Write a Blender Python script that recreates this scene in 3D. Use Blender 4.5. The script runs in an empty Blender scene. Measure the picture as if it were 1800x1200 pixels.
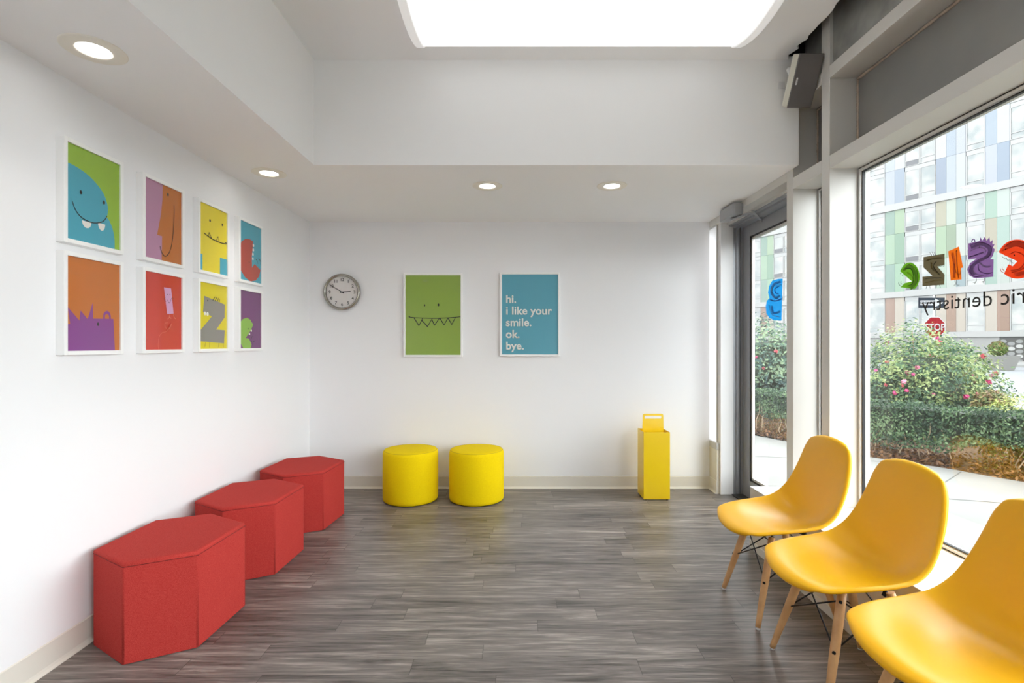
import bpy, bmesh, math, random
from mathutils import Vector, Matrix
from mathutils import noise as mnoise

S = bpy.context.scene
COL = S.collection
PI = math.pi

# ------------------------------------------------------------------ camera
H = 1.30
FPX = 900.0
VX, VY = 908.0, 605.0
cd = bpy.data.cameras.new('camera')
cd.sensor_width = 36.0
cd.lens = 18.0
cd.shift_x = -(VX - 900.0) / 1800.0
cd.shift_y = (VY - 600.0) / 1800.0
cd.clip_start = 0.05
cd.clip_end = 300
cam = bpy.data.objects.new('camera', cd)
COL.objects.link(cam)
cam.location = (0, 0, H)
cam.rotation_euler = (PI / 2, 0, 0)
S.camera = cam

# ------------------------------------------------------------------ world, exposure
WORLD_L = 8.2
w = bpy.data.worlds.new('overcast_sky')
S.world = w
w.use_nodes = True
bg = w.node_tree.nodes['Background']
bg.inputs[0].default_value = (0.94, 0.97, 1.0, 1)
bg.inputs[1].default_value = WORLD_L
vs = S.view_settings
vs.view_transform = 'Standard'
vs.look = 'None'
vs.exposure = 0.07
vs.gamma = 1.0
vs.use_curve_mapping = False
S.cycles.max_bounces = 14
S.cycles.diffuse_bounces = 7
S.cycles.glossy_bounces = 4
S.cycles.transparent_max_bounces = 16
S.cycles.use_denoising = True
S.cycles.sample_clamp_indirect = 8.0
S.cycles.caustics_reflective = False
S.cycles.caustics_refractive = False

PANEL_LIGHT = 0.97      # ceiling fixture lens
SPOT_W = 8.0          # each recessed downlight
OUT = 0.168             # how reflective outdoor pale surfaces are relative to their seen colour


# ------------------------------------------------------------------ helpers
def lin(c):
    return c / 12.92 if c <= 0.04045 else ((c + 0.055) / 1.055) ** 2.4


def hx(s, k=1.0):
    s = s.lstrip('#')
    return tuple(min(1.0, lin(int(s[i:i + 2], 16) / 255.0) * k) for i in (0, 2, 4)) + (1.0,)


def px(x, y, Y):
    return ((x - VX) / FPX * Y, Y, H + (VY - y) / FPX * Y)


def on_side(x, y, X):
    Y = X * FPX / (x - VX)
    return (X, Y, H + (VY - y) / FPX * Y)


def mat(name, col, rough=0.5, metal=0.0, coat=0.0, spec=0.5, bump=None, vary=None, sheen=0.0):
    """bump=(scale,strength,distance); vary=(second colour, scale)"""
    m = bpy.data.materials.new(name)
    m.use_nodes = True
    nt = m.node_tree
    b = nt.nodes['Principled BSDF']
    c = hx(col) if isinstance(col, str) else col
    b.inputs['Base Color'].default_value = c
    b.inputs['Roughness'].default_value = rough
    b.inputs['Metallic'].default_value = metal
    b.inputs['Specular IOR Level'].default_value = spec
    b.inputs['Coat Weight'].default_value = coat
    b.inputs['Coat Roughness'].default_value = 0.04
    if sheen:
        b.inputs['Sheen Weight'].default_value = sheen
    tc = None
    if bump or vary:
        tc = nt.nodes.new('ShaderNodeTexCoord')
    if vary:
        n = nt.nodes.new('ShaderNodeTexNoise')
        n.inputs['Scale'].default_value = vary[1]
        n.inputs['Detail'].default_value = 3
        nt.links.new(tc.outputs['Object'], n.inputs['Vector'])
        r = nt.nodes.new('ShaderNodeValToRGB')
        r.color_ramp.elements[0].position = 0.36
        r.color_ramp.elements[1].position = 0.64
        r.color_ramp.elements[0].color = c
        r.color_ramp.elements[1].color = hx(vary[0]) if isinstance(vary[0], str) else vary[0]
        nt.links.new(n.outputs['Fac'], r.inputs['Fac'])
        nt.links.new(r.outputs['Color'], b.inputs['Base Color'])
    if bump:
        n = nt.nodes.new('ShaderNodeTexNoise')
        n.inputs['Scale'].default_value = bump[0]
        n.inputs['Detail'].default_value = 3
        nt.links.new(tc.outputs['Object'], n.inputs['Vector'])
        bp = nt.nodes.new('ShaderNodeBump')
        bp.inputs['Strength'].default_value = bump[1]
        bp.inputs['Distance'].default_value = bump[2]
        nt.links.new(n.outputs['Fac'], bp.inputs['Height'])
        nt.links.new(bp.outputs['Normal'], b.inputs['Normal'])
    return m


def emit(name, col, strength, bc=0.8):
    m = bpy.data.materials.new(name)
    m.use_nodes = True
    b = m.node_tree.nodes['Principled BSDF']
    b.inputs['Base Color'].default_value = (bc, bc, bc, 1)
    b.inputs['Specular IOR Level'].default_value = 0.1
    b.inputs['Emission Color'].default_value = hx(col)
    b.inputs['Emission Strength'].default_value = strength
    return m


def glass(name, tint=(0.97, 0.985, 0.98, 1)):
    m = bpy.data.materials.new(name)
    m.use_nodes = True
    nt = m.node_tree
    for n in list(nt.nodes):
        if n.type != 'OUTPUT_MATERIAL':
            nt.nodes.remove(n)
    out = [n for n in nt.nodes if n.type == 'OUTPUT_MATERIAL'][0]
    t = nt.nodes.new('ShaderNodeBsdfTransparent')
    t.inputs['Color'].default_value = tint
    g = nt.nodes.new('ShaderNodeBsdfGlossy')
    g.inputs['Roughness'].default_value = 0.0
    lw = nt.nodes.new('ShaderNodeLayerWeight')
    lw.inputs['Blend'].default_value = 0.5
    pw = nt.nodes.new('ShaderNodeMath')
    pw.operation = 'POWER'
    pw.inputs[1].default_value = 5.0
    nt.links.new(lw.outputs['Facing'], pw.inputs[0])
    f = nt.nodes.new('ShaderNodeMath')
    f.operation = 'MULTIPLY_ADD'
    f.inputs[1].default_value = 0.8
    f.inputs[2].default_value = 0.025
    nt.links.new(pw.outputs[0], f.inputs[0])
    mx = nt.nodes.new('ShaderNodeMixShader')
    nt.links.new(f.outputs[0], mx.inputs[0])
    nt.links.new(t.outputs[0], mx.inputs[1])
    nt.links.new(g.outputs[0], mx.inputs[2])
    nt.links.new(mx.outputs[0], out.inputs[0])
    return m


class MB:
    def __init__(s):
        s.v = []
        s.f = []
        s.m = []
        s.sm = []

    def add(s, vs_, fs, mi=0, smooth=False):
        o = len(s.v)
        s.v += [tuple(p) for p in vs_]
        for f in fs:
            s.f.append(tuple(i + o for i in f))
            s.m.append(mi)
            s.sm.append(smooth)
        return s

    def box(s, a, b, mi=0):
        x0, x1 = sorted((a[0], b[0]))
        y0, y1 = sorted((a[1], b[1]))
        z0, z1 = sorted((a[2], b[2]))
        vs_ = [(x0, y0, z0), (x1, y0, z0), (x1, y1, z0), (x0, y1, z0),
               (x0, y0, z1), (x1, y0, z1), (x1, y1, z1), (x0, y1, z1)]
        return s.add(vs_, [(0, 3, 2, 1), (4, 5, 6, 7), (0, 1, 5, 4), (1, 2, 6, 5), (2, 3, 7, 6), (3, 0, 4, 7)], mi)

    def prism(s, pts, vec, mi=0, smooth=False):
        """pts: planar polygon of 3d points, extruded by vec"""
        n = len(pts)
        vec = Vector(vec)
        a = [Vector(p) for p in pts]
        b = [p + vec for p in a]
        nrm = Vector((0, 0, 0))
        for i in range(n):
            nrm += a[i].cross(a[(i + 1) % n])
        if nrm.dot(vec) > 0:
            a.reverse()
            b.reverse()
        fs = [tuple(range(n)), tuple(range(2 * n - 1, n - 1, -1))]
        s.add(a + b, fs, mi)
        o = len(s.v) - 2 * n
        for i in range(n):
            j = (i + 1) % n
            s.f.append((o + j, o + i, o + n + i, o + n + j))
            s.m.append(mi)
            s.sm.append(smooth)
        return s

    def tube(s, pts, r, n=8, mi=0, caps=True, smooth=True):
        P = [Vector(p) for p in pts]
        R = r if isinstance(r, (list, tuple)) else [r] * len(P)
        rings = []
        up = None
        for i, p in enumerate(P):
            if i == 0:
                t = P[1] - P[0]
            elif i == len(P) - 1:
                t = P[-1] - P[-2]
            else:
                t = (P[i + 1] - P[i]).normalized() + (P[i] - P[i - 1]).normalized()
            t.normalize()
            if up is None:
                up = Vector((0, 0, 1)) if abs(t.z) < 0.9 else Vector((1, 0, 0))
            a = t.cross(up).normalized()
            up = a.cross(t).normalized()
            rings.append([p + (a * math.cos(2 * PI * k / n) + up * math.sin(2 * PI * k / n)) * R[i] for k in range(n)])
        vs_ = [q for rg in rings for q in rg]
        fs = []
        for i in range(len(P) - 1):
            for k in range(n):
                l = (k + 1) % n
                fs.append((i * n + k, i * n + l, (i + 1) * n + l, (i + 1) * n + k))
        s.add(vs_, fs, mi, smooth)
        if caps:
            o = len(s.v) - len(vs_)
            s.f.append(tuple(o + k for k in reversed(range(n))))
            s.f.append(tuple(o + (len(P) - 1) * n + k for k in range(n)))
            s.m += [mi, mi]
            s.sm += [False, False]
        return s

    def lathe(s, prof, c=(0, 0, 0), n=48, axis='z', mi=0, smooth=True):
        vs_ = []
        for r, h in prof:
            for k in range(n):
                a = 2 * PI * k / n
                u, v_ = r * math.cos(a), r * math.sin(a)
                if axis == 'z':
                    p = (u, v_, h)
                elif axis == 'y':
                    p = (u, h, -v_)
                else:
                    p = (h, u, v_)
                vs_.append((p[0] + c[0], p[1] + c[1], p[2] + c[2]))
        fs = []
        for i in range(len(prof) - 1):
            for k in range(n):
                l = (k + 1) % n
                fs.append((i * n + k, i * n + l, (i + 1) * n + l, (i + 1) * n + k))
        s.add(vs_, fs, mi, smooth)
        return s

    def build(s, name, mats, parent=None, bevel=0, seg=2, angle=40, weld=False):
        me = bpy.data.meshes.new(name)
        me.from_pydata(s.v, [], s.f)
        mats = mats if isinstance(mats, (list, tuple)) else [mats]
        for m in mats:
            me.materials.append(m)
        me.polygons.foreach_set('material_index', s.m)
        me.polygons.foreach_set('use_smooth', s.sm)
        me.update()
        if weld:
            bm = bmesh.new()
            bm.from_mesh(me)
            bmesh.ops.remove_doubles(bm, verts=bm.verts, dist=1e-5)
            bm.to_mesh(me)
            bm.free()
        o = bpy.data.objects.new(name, me)
        COL.objects.link(o)
        if parent:
            o.parent = parent
        if bevel:
            b = o.modifiers.new('bevel', 'BEVEL')
            b.width = bevel
            b.segments = seg
            b.limit_method = 'ANGLE'
            b.angle_limit = math.radians(angle)
        return o


def tag(o, label=None, cat=None, group=None, kind=None):
    if label:
        o['label'] = label
    if cat:
        o['category'] = cat
    if group:
        o['group'] = group
    if kind:
        o['kind'] = kind
    return o


def thing(name, loc, label, cat, group=None, rz=0):
    o = bpy.data.objects.new(name, None)
    COL.objects.link(o)
    o.empty_display_size = 0.1
    o.location = loc
    o.rotation_euler = (0, 0, rz)
    return tag(o, label, cat, group)


def copy_tree(o, parent=None):
    c = o.copy()
    COL.objects.link(c)
    c.parent = parent
    for ch in list(o.children):
        copy_tree(ch, c)
    return c


def struct(o):
    o['kind'] = 'structure'
    return o


def catmull(P, n):
    """n samples through control tuples"""
    out = []
    m = len(P) - 1
    for i in range(n):
        t = i / (n - 1) * m
        k = min(int(t), m - 1)
        f = t - k
        p0 = P[max(k - 1, 0)]
        p1 = P[k]
        p2 = P[k + 1]
        p3 = P[min(k + 2, m)]
        out.append(tuple(0.5 * (2 * b + (c - a) * f + (2 * a - 5 * b + 4 * c - d) * f * f + (3 * b - a - 3 * c + d) * f ** 3)
                         for a, b, c, d in zip(p0, p1, p2, p3)))
    return out


# ------------------------------------------------------------------ materials
M_wall = mat('white_wall_paint', (0.86, 0.86, 0.87, 1), 0.55, bump=(160, 0.05, 0.001))
M_ceil = mat('ceiling_paint', (0.92, 0.92, 0.915, 1), 0.8, bump=(120, 0.05, 0.001))
M_base = mat('cream_vinyl_base', '#ddd8cd', 0.4)
M_white = mat('white_enamel', (0.80, 0.80, 0.80, 1), 0.35)
M_alu = mat('off_white_painted_aluminium', '#cfcdc8', 0.35)
M_sill = mat('white_sill_laminate', (0.82, 0.82, 0.82, 1), 0.4)
M_sillf = mat('cream_sill_front', '#d6cdbf', 0.5, vary=('#cbc0b0', 9))
M_door = mat('grey_anodised_aluminium', '#a0a2a6', 0.34, metal=0.35)
M_black = mat('black_gasket', '#141416', 0.5)
M_panel = mat('grey_spandrel_panel', '#8b8985', 0.42, metal=0.2, vary=('#838280', 3))
M_panel2 = mat('brushed_dark_panel', '#a6a8a4', 0.4, metal=0.4, vary=('#8a8b88', 6))
M_caulk = mat('tan_sealant', '#bcaa98', 0.8, vary=('#a59484', 20), bump=(60, 0.6, 0.004))
M_void = mat('dark_void', '#1c1c1c', 0.9)
M_glass = glass('window_glass')
M_darkmetal = mat('black_wire', '#17181a', 0.35, metal=0.3)


def floor_material():
    m = bpy.data.materials.new('grey_wood_vinyl_planks')
    m.use_nodes = True
    nt = m.node_tree
    N, L = nt.nodes, nt.links
    b = N['Principled BSDF']
    tc = N.new('ShaderNodeTexCoord')
    sp = N.new('ShaderNodeSeparateXYZ')
    L.new(tc.outputs['Object'], sp.inputs[0])

    def mth(op, a, b_=None, c=None):
        n = N.new('ShaderNodeMath')
        n.operation = op
        for i, q in enumerate((a, b_, c)):
            if q is None:
                continue
            if isinstance(q, (int, float)):
                n.inputs[i].default_value = q
            else:
                L.new(q, n.inputs[i])
        return n.outputs[0]
    yy = mth('ADD', sp.outputs['Y'], 50 - 0.045)
    row = mth('FLOOR', mth('DIVIDE', yy, 0.1015))
    wn = N.new('ShaderNodeTexWhiteNoise')
    wn.noise_dimensions = '1D'
    L.new(row, wn.inputs['W'])
    xo = mth('ADD', mth('ADD', sp.outputs['X'], 50), mth('MULTIPLY', wn.outputs['Value'], 0.92))
    xc = mth('DIVIDE', xo, 0.92)
    cell = mth('FLOOR', xc)
    cv = N.new('ShaderNodeCombineXYZ')
    L.new(row, cv.inputs[0])
    L.new(cell, cv.inputs[1])
    wn2 = N.new('ShaderNodeTexWhiteNoise')
    wn2.noise_dimensions = '2D'
    L.new(cv.outputs[0], wn2.inputs['Vector'])
    # grain coordinates, shifted per plank
    gx = mth('ADD', sp.outputs['X'], mth('MULTIPLY', wn2.outputs['Value'], 37.0))
    gv = N.new('ShaderNodeCombineXYZ')
    L.new(mth('MULTIPLY', gx, 1.0), gv.inputs[0])
    L.new(mth('MULTIPLY', sp.outputs['Y'], 14.0), gv.inputs[1])
    L.new(mth('MULTIPLY', wn2.outputs['Value'], 11.0), gv.inputs[2])
    n1 = N.new('ShaderNodeTexNoise')
    n1.inputs['Scale'].default_value = 2.6
    n1.inputs['Detail'].default_value = 7
    n1.inputs['Roughness'].default_value = 0.66
    n1.inputs['Distortion'].default_value = 0.55
    L.new(gv.outputs[0], n1.inputs['Vector'])
    gv2 = N.new('ShaderNodeCombineXYZ')
    L.new(mth('MULTIPLY', gx, 1.6), gv2.inputs[0])
    L.new(mth('MULTIPLY', sp.outputs['Y'], 60.0), gv2.inputs[1])
    L.new(mth('MULTIPLY', wn2.outputs['Value'], 19.0), gv2.inputs[2])
    n2 = N.new('ShaderNodeTexNoise')
    n2.inputs['Scale'].default_value = 4.5
    n2.inputs['Detail'].default_value = 4
    n2.inputs['Distortion'].default_value = 0.3
    L.new(gv2.outputs[0], n2.inputs['Vector'])
    g = mth('ADD', mth('MULTIPLY', n1.outputs['Fac'], 0.68), mth('MULTIPLY', n2.outputs['Fac'], 0.32))
    g = mth('ADD', g, mth('MULTIPLY', mth('SUBTRACT', wn2.outputs['Value'], 0.5), 0.085))
    r = N.new('ShaderNodeValToRGB')
    e = r.color_ramp.elements
    e[0].position = 0.36
    e[0].color = hx('#39342f')
    e[1].position = 0.67
    e[1].color = hx('#aaa098')
    q = e.new(0.44)
    q.color = hx('#5e5753')
    q = e.new(0.55)
    q.color = hx('#7b736e')
    L.new(g, r.inputs['Fac'])
    # seams
    fy = mth('FRACT', mth('DIVIDE', yy, 0.1015))
    sy = mth('GREATER_THAN', mth('ABSOLUTE', mth('SUBTRACT', fy, 0.5)), 0.491)
    fx = mth('FRACT', xc)
    sx = mth('GREATER_THAN', mth('ABSOLUTE', mth('SUBTRACT', fx, 0.5)), 0.4986)
    seam = mth('MAXIMUM', mth('MULTIPLY', sy, 0.35), mth('MULTIPLY', sx, 0.75))
    mx = N.new('ShaderNodeMix')
    mx.data_type = 'RGBA'
    L.new(seam, mx.inputs[0])
    L.new(r.outputs['Color'], mx.inputs[6])
    mx.inputs[7].default_value = hx('#3a3532')
    L.new(mx.outputs[2], b.inputs['Base Color'])
    rr = mth('ADD', mth('MULTIPLY', g, 0.3), 0.22)
    L.new(rr, b.inputs['Roughness'])
    bp = N.new('ShaderNodeBump')
    bp.inputs['Strength'].default_value = 0.25
    bp.inputs['Distance'].default_value = 0.002
    L.new(g, bp.inputs['Height'])
    L.new(bp.outputs['Normal'], b.inputs['Normal'])
    return m


M_floor = floor_material()

# ------------------------------------------------------------------ room dimensions
XL = -1.87
YB = 4.625
YN = -2.6
XF = 1.74          # inner plane of the window framing
XG = 1.90          # glass plane
ZS = 2.405         # soffit underside
ZC = 3.054         # raised ceiling
XT, YT = -1.249, 3.157   # edges of the lowered soffit
ZT0, ZT1 = 2.277, 2.349  # transom
ZB0, ZB1 = 2.780, 2.849  # upper beam
ZR = 3.6

# floor, walls
struct(MB().box((XL - 0.1, YN, -0.12), (2.03, YB + 0.1, 0)).build('floor', M_floor))
struct(MB().box((XL - 0.12, YN - 0.1, 0), (XL, YB + 0.12, ZR)).build('wall_left', M_wall))
struct(MB().box((XL, YB, 0), (1.742, YB + 0.12, ZR)).build('wall_back', M_wall))
struct(MB().box((XL, YB + .12, -.1), (2.0, YB + 0.2, ZR)).build('wall_back_outer', M_wall))
struct(MB().box((XL, YN - 0.12, 0), (2.0, YN, ZR)).build('wall_rear', M_wall))

# soffits (lowered ceiling along the left and back walls)
c = MB()
c.box((XL, YN, ZS), (XT, YB, ZC + 0.02))
c.box((XT, YT, ZS), (1.7395, YB, ZC + 0.02))
o = c.build('ceiling_soffit', M_ceil)
struct(o)
# raised ceiling with a torn plasterboard edge beside the window wall
random.seed(4)
edge = []
y = YN
while y < YT:
    edge.append((1.655 + random.uniform(-0.018, 0.014) + (0.008 if random.random() < .3 else 0), y))
    y += random.uniform(0.02, 0.07)
edge.append((1.675, YT))
pts = [(XT, YT, ZC), (XT, YN, ZC)] + [(a, b, ZC) for a, b in edge]
struct(MB().prism(pts, (0, 0, 0.016)).build('ceiling', M_ceil))
struct(MB().box((XL, YN, ZR), (2.0, YB, ZR + 0.1)).build('ceiling_void', M_void))
struct(MB().box((1.40, YN, ZC + 0.03), (1.41, YT, ZR)).box((1.40, YT - .0, ZC + 0.03), (1.9, YT + 0.01, ZR)).build('wall_void', M_void))

# bays of the window wall: (y0, y1) openings between mullions
mull = [(3.223, 3.299), (2.846, 2.921), (0.28, 0.355), (-2.6, -2.5)]
for i, (a, b) in enumerate(mull):
    top = ZR
    struct(MB().box((XF, a, 0.39 if i else 0.0), (XG + 0.05, b, top)).build('trim_%d' % (i + 1), M_alu, bevel=0.002))
tn = 5
bays = [(2.921, 3.223), (0.355, 2.846), (-2.5, 0.28)]
for a, b in bays:
    struct(MB().box((XF, a, ZT0), (XG + 0.05, b, ZT1)).build('trim_%d' % tn, M_alu, bevel=0.002)); tn += 1
    struct(MB().box((XF, a, ZB0), (XG + 0.05, b, ZB1)).build('trim_%d' % tn, M_alu, bevel=0.002)); tn += 1
# header over door and side light
struct(MB().box((XF, 3.299, ZT1), (XG + 0.05, YB + .12, ZS)).box((1.83, 3.299, ZT1 - .02), (XG + .05, 4.43, ZT1)).build('trim_%d' % tn, M_alu)); tn += 1
# white post beside the door
struct(MB().box((1.767, 4.432, 0), (1.878, 4.49, ZT1)).build('trim_%d' % tn, M_white, bevel=0.002)); tn += 1
# grey spandrel panels at the glass plane and above the beam
wr = MB()
for a, b in bays:
    wr.box((XG - 0.01, a, ZT1), (XG + 0.05, b, ZB0))
struct(wr.build('wall_right', M_panel))
wr = MB()
for a, b in bays[1:]:
    wr.box((XF + 0.02, a, ZB1), (XG + 0.05, b, ZR))
wr.box((XF + 0.04, 2.921, ZB1), (XG + 0.05, YT, ZR))
struct(wr.build('wall_right_upper', M_panel2))
struct(MB().box((XG + 0.03, 2.921, ZS), (2.0, YB + .12, ZR)).box((1.742, YB, ZS), (2.0, YB + .12, ZR)).build('wall_right_outer', M_panel))
# tan sealant bead around the big spandrel panel
random.seed(9)
cb = MB()


def bead(p0, p1, r):
    n = 60
    P = []
    R = []
    for i in range(n):
        t = i / (n - 1)
        P.append(Vector(p0).lerp(Vector(p1), t) + Vector((0, 0, random.uniform(-.0015, .0015))))
        R.append(r * .72 * random.uniform(0.7, 1.2))
    cb.tube(P, R, 6)


for a, b in bays:
    bead((XG - 0.012, a + 0.004, ZT1), (XG - 0.012, a + 0.004, ZB0), 0.006)
    bead((XG - 0.012, b - 0.014, ZT1 + .01), (XG - 0.012, b - 0.014, ZB0 - .01), 0.009)
    bead((XG - 0.012, a + .01, ZB0 - 0.014), (XG - 0.012, b - .012, ZB0 - 0.014), 0.010)
struct(cb.build('trim_%d' % tn, M_caulk)); tn += 1

# windows: gasket frame + pane
def window(n, y0, y1, z0, z1, X=XG):
    f = MB()
    g = 0.012
    for (a, b, m_, xa, xb) in ((0.0, 0.007, 0, 0.0, 0.008), (0.0, 0.021, 1, 0.008, 0.05), (0.007, 0.018, 1, -.004, .008), (0.021, 0.026, 0, 0.006, 0.022)):
        f.box((X + xa, y0 + a, z0 + a), (X + xb, y0 + b, z1 - a), m_)
        f.box((X + xa, y1 - b, z0 + a), (X + xb, y1 - a, z1 - a), m_)
        f.box((X + xa, y0 + b, z0 + a), (X + xb, y1 - b, z0 + b), m_)
        f.box((X + xa, y0 + b, z1 - b), (X + xb, y1 - b, z1 - a), m_)
    o = struct(f.build('window_%d' % n, [M_black, M_alu]))
    MB().box((X + 0.015, y0 + .02, z0 + .02), (X + 0.018, y1 - .02, z1 - .02)).build('pane', M_glass, o)
    return o


window(1, 0.355, 2.846, 0.39, ZT0)
window(2, 2.921, 3.223, 0.39, ZT0)
M_frost = bpy.data.materials.new('frosted_glass')
M_frost.use_nodes = True
fn = M_frost.node_tree
ft = fn.nodes.new('ShaderNodeBsdfTranslucent')
ft.inputs['Color'].default_value = (.9, .9, .9, 1)
fx_ = fn.nodes.new('ShaderNodeMixShader')
fx_.inputs[0].default_value = .8
fn.links.new(fn.nodes['Principled BSDF'].outputs[0], fx_.inputs[1])
fn.links.new(ft.outputs[0], fx_.inputs[2])
fn.links.new(fx_.outputs[0], fn.nodes['Material Output'].inputs[0])
w3 = struct(MB().box((1.755, 4.49, .44), (1.775, 4.50, ZT1)).box((1.755, 4.50, ZT1 - .008), (1.775, YB + .12, ZT1)).build('window_3', M_alu))
MB().box((1.760, 4.498, .44), (1.766, YB + .12, ZT1 - .006)).build('pane', M_frost, w3)
window(4, -2.5, 0.28, 0.39, ZT0)

# deep sill box
sb = MB()
sb.box((1.497, YN, 0.39 - .004), (XG + 0.06, 3.286, 0.39), 0)
sb.box((1.500, YN, 0.0), (XG + 0.06, 3.284, 0.386), 1)
struct(sb.build('wall_sill', [M_sill, M_sillf]))
struct(MB().box((1.493, YN, 0), (1.500, 3.284, 0.05)).build('baseboard_sill', M_base, bevel=0.002))
# low cream panel and ledge under the side light
struct(MB().box((XF + .004, 4.457, 0), (1.95, YB + .12, 0.38)).build('wall_low_right', mat('cream_panel', '#dcd7ca', .5)))
struct(MB().box((XF, 4.457, 0.383), (1.95, YB + .12, 0.44)).build('trim_%d' % tn, mat('ledge_cap', '#c9c8c4', .35), bevel=.002)); tn += 1
struct(MB().box((XG + .0, 4.49, 0), (XG + .06, YB + .12, 0.44)).build('wall_low_right_outer', M_white))


# coved baseboards
def base(name, p0, p1, nrm):
    prof = [(0.0, 0.0), (0.016, 0.0), (0.015, 0.003), (0.008, 0.010), (0.0045, 0.02), (0.004, 0.108), (0.0, 0.112)]
    a, b = Vector(p0), Vector(p1)
    n = Vector(nrm)
    mb = MB()
    P = [a + n * d + Vector((0, 0, z)) for d, z in prof]
    mb.prism(P, b - a)
    return struct(mb.build(name, M_base))


base('baseboard_left', (XL, YN, 0), (XL, YB, 0), (1, 0, 0))
base('baseboard_back', (XL, YB, 0), (XF, YB, 0), (0, -1, 0))
base('baseboard_right', (XF + .004, 4.457, 0), (XF + .004, YB, 0), (-1, 0, 0))

# door: stepped frame, leaf, pane
df = MB()
df.box((1.878, 4.435, 0), (1.90, 4.49, ZT1))
df.box((1.900, 4.425, 0), (1.925, 4.49, ZT1))
df.box((1.925, 4.438, 0), (1.94, 4.49, ZT1))
df.box((1.94, 4.425, 0), (2.02, 4.49, ZT1))
df.box((1.84, 3.299, ZT1 - .03), (1.87, 4.432, ZT1 - .018))
df.box((1.87, 3.299, ZT1 - .045), (1.925, 4.432, ZT1 - .018))
df.box((1.94, 3.299, ZT1 - .035), (2.02, 4.432, ZT1))
df.box((1.94, 3.299, 0), (2.02, 3.46, ZT1))
df.box((1.90, 3.299, 0), (1.94, 3.33, ZT1))
dr = struct(df.build('door_1', M_door, bevel=.001))
lf = MB()
Y0, Y1, ZD = 3.47, 4.42, 2.305
lf.box((1.955, Y1 - .125, 0.008), (2.0, Y1, ZD))
lf.box((1.955, Y0, 0.008), (2.0, Y0 + .11, ZD))
lf.box((1.955, Y0 + .11, 0.008), (2.0, Y1 - .125, 0.155))
lf.box((1.955, Y0 + .11, 2.205), (2.0, Y1 - .125, ZD))
leaf = lf.build('door_leaf', M_door, dr, bevel=.0015)
gk = MB()
for (a, b, m_) in ((0, .012, 0), (.012, .03, 1)):
    for yy0, yy1, z0, z1 in ((Y0 + .11 + a, Y0 + .11 + b, .155 + a, 2.205 - a), (Y1 - .125 - b, Y1 - .125 - a, .155 + a, 2.205 - a),
                             (Y0 + .11, Y1 - .125, .155 + a, .155 + b), (Y0 + .11, Y1 - .125, 2.205 - b, 2.205 - a)):
        gk.box((1.958 + m_ * .006, yy0, z0), (1.985, yy1, z1), m_)
gk.build('gasket', [M_black, M_alu], leaf)
MB().box((1.972, Y0 + .13, .175), (1.976, Y1 - .145, 2.185)).build('pane', M_glass, leaf)
MB().box((1.86, 3.33, 0.0), (2.02, 4.425, 0.007)).build('threshold', mat('dark_threshold', '#3c3a38', .4, metal=.5), dr)

# ------------------------------------------------------------------ ceiling fixture
M_cap = emit('glowing_end_cap_plastic', '#fffdfa', 0.30)  # own emission stands in for lamp light coming through the caps


def ceiling_fixture(yc, label, power=None):
    t = thing('ceiling_light', (0.362, yc, ZC), label, 'ceiling light')
    W, D, B = 0.90, 0.35, 0.085
    n = 24
    arc = [(-D + 2 * D * i / n, -0.008 - (B - 0.008) * math.cos(PI / 2 * (-1 + 2 * i / n)) ** 0.8 if 0 < i < n else -0.008) for i in range(n + 1)]
    lens = MB()
    vs_ = []
    for yy, zz in arc:
        vs_ += [(-W, yy, zz), (W, yy, zz)]
    lens.add(vs_, [(2 * i, 2 * i + 2, 2 * i + 3, 2 * i + 1) for i in range(n)], 0, True)
    lens.build('lens', emit('light_lens', '#fffefc', power or PANEL_LIGHT, 0.05), t)
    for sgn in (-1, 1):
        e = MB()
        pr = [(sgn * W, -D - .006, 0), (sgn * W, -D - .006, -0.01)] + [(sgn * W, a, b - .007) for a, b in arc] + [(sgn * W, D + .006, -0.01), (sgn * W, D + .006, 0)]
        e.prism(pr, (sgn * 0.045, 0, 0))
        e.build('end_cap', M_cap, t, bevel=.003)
    MB().box((-W, -D - .004, -.006), (W, D + .004, 0)).build('housing', M_white, t)
    return t


ceiling_fixture(2.655, 'wide white ceiling light with a glowing curved lens')
ceiling_fixture(0.0, 'added unseen curved ceiling light behind the viewer, filling the room with light', 3.5)  # unseen fixture added behind the camera to brighten the room


# ------------------------------------------------------------------ recessed lights
M_bulb = emit('downlight_bulb', '#fffdf8', 14)
M_trim = mat('cream_light_trim', '#f0ebde', .5)


def downlight():
    t = thing('recessed_light', (0, 0, ZS), 'x', 'ceiling light', 'recessed lights in the lowered ceiling')
    MB().lathe([(0.104, 0.0), (0.104, -.003), (0.100, -.005), (0.060, -.006), (0.055, -.004), (0.053, 0.0)]).build('trim_ring', M_trim, t)
    MB().lathe([(0.054, -.001), (0.040, -.004), (0.02, -.006), (0.0005, -.0065)]).build('bulb', M_bulb, t)
    return t


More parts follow.
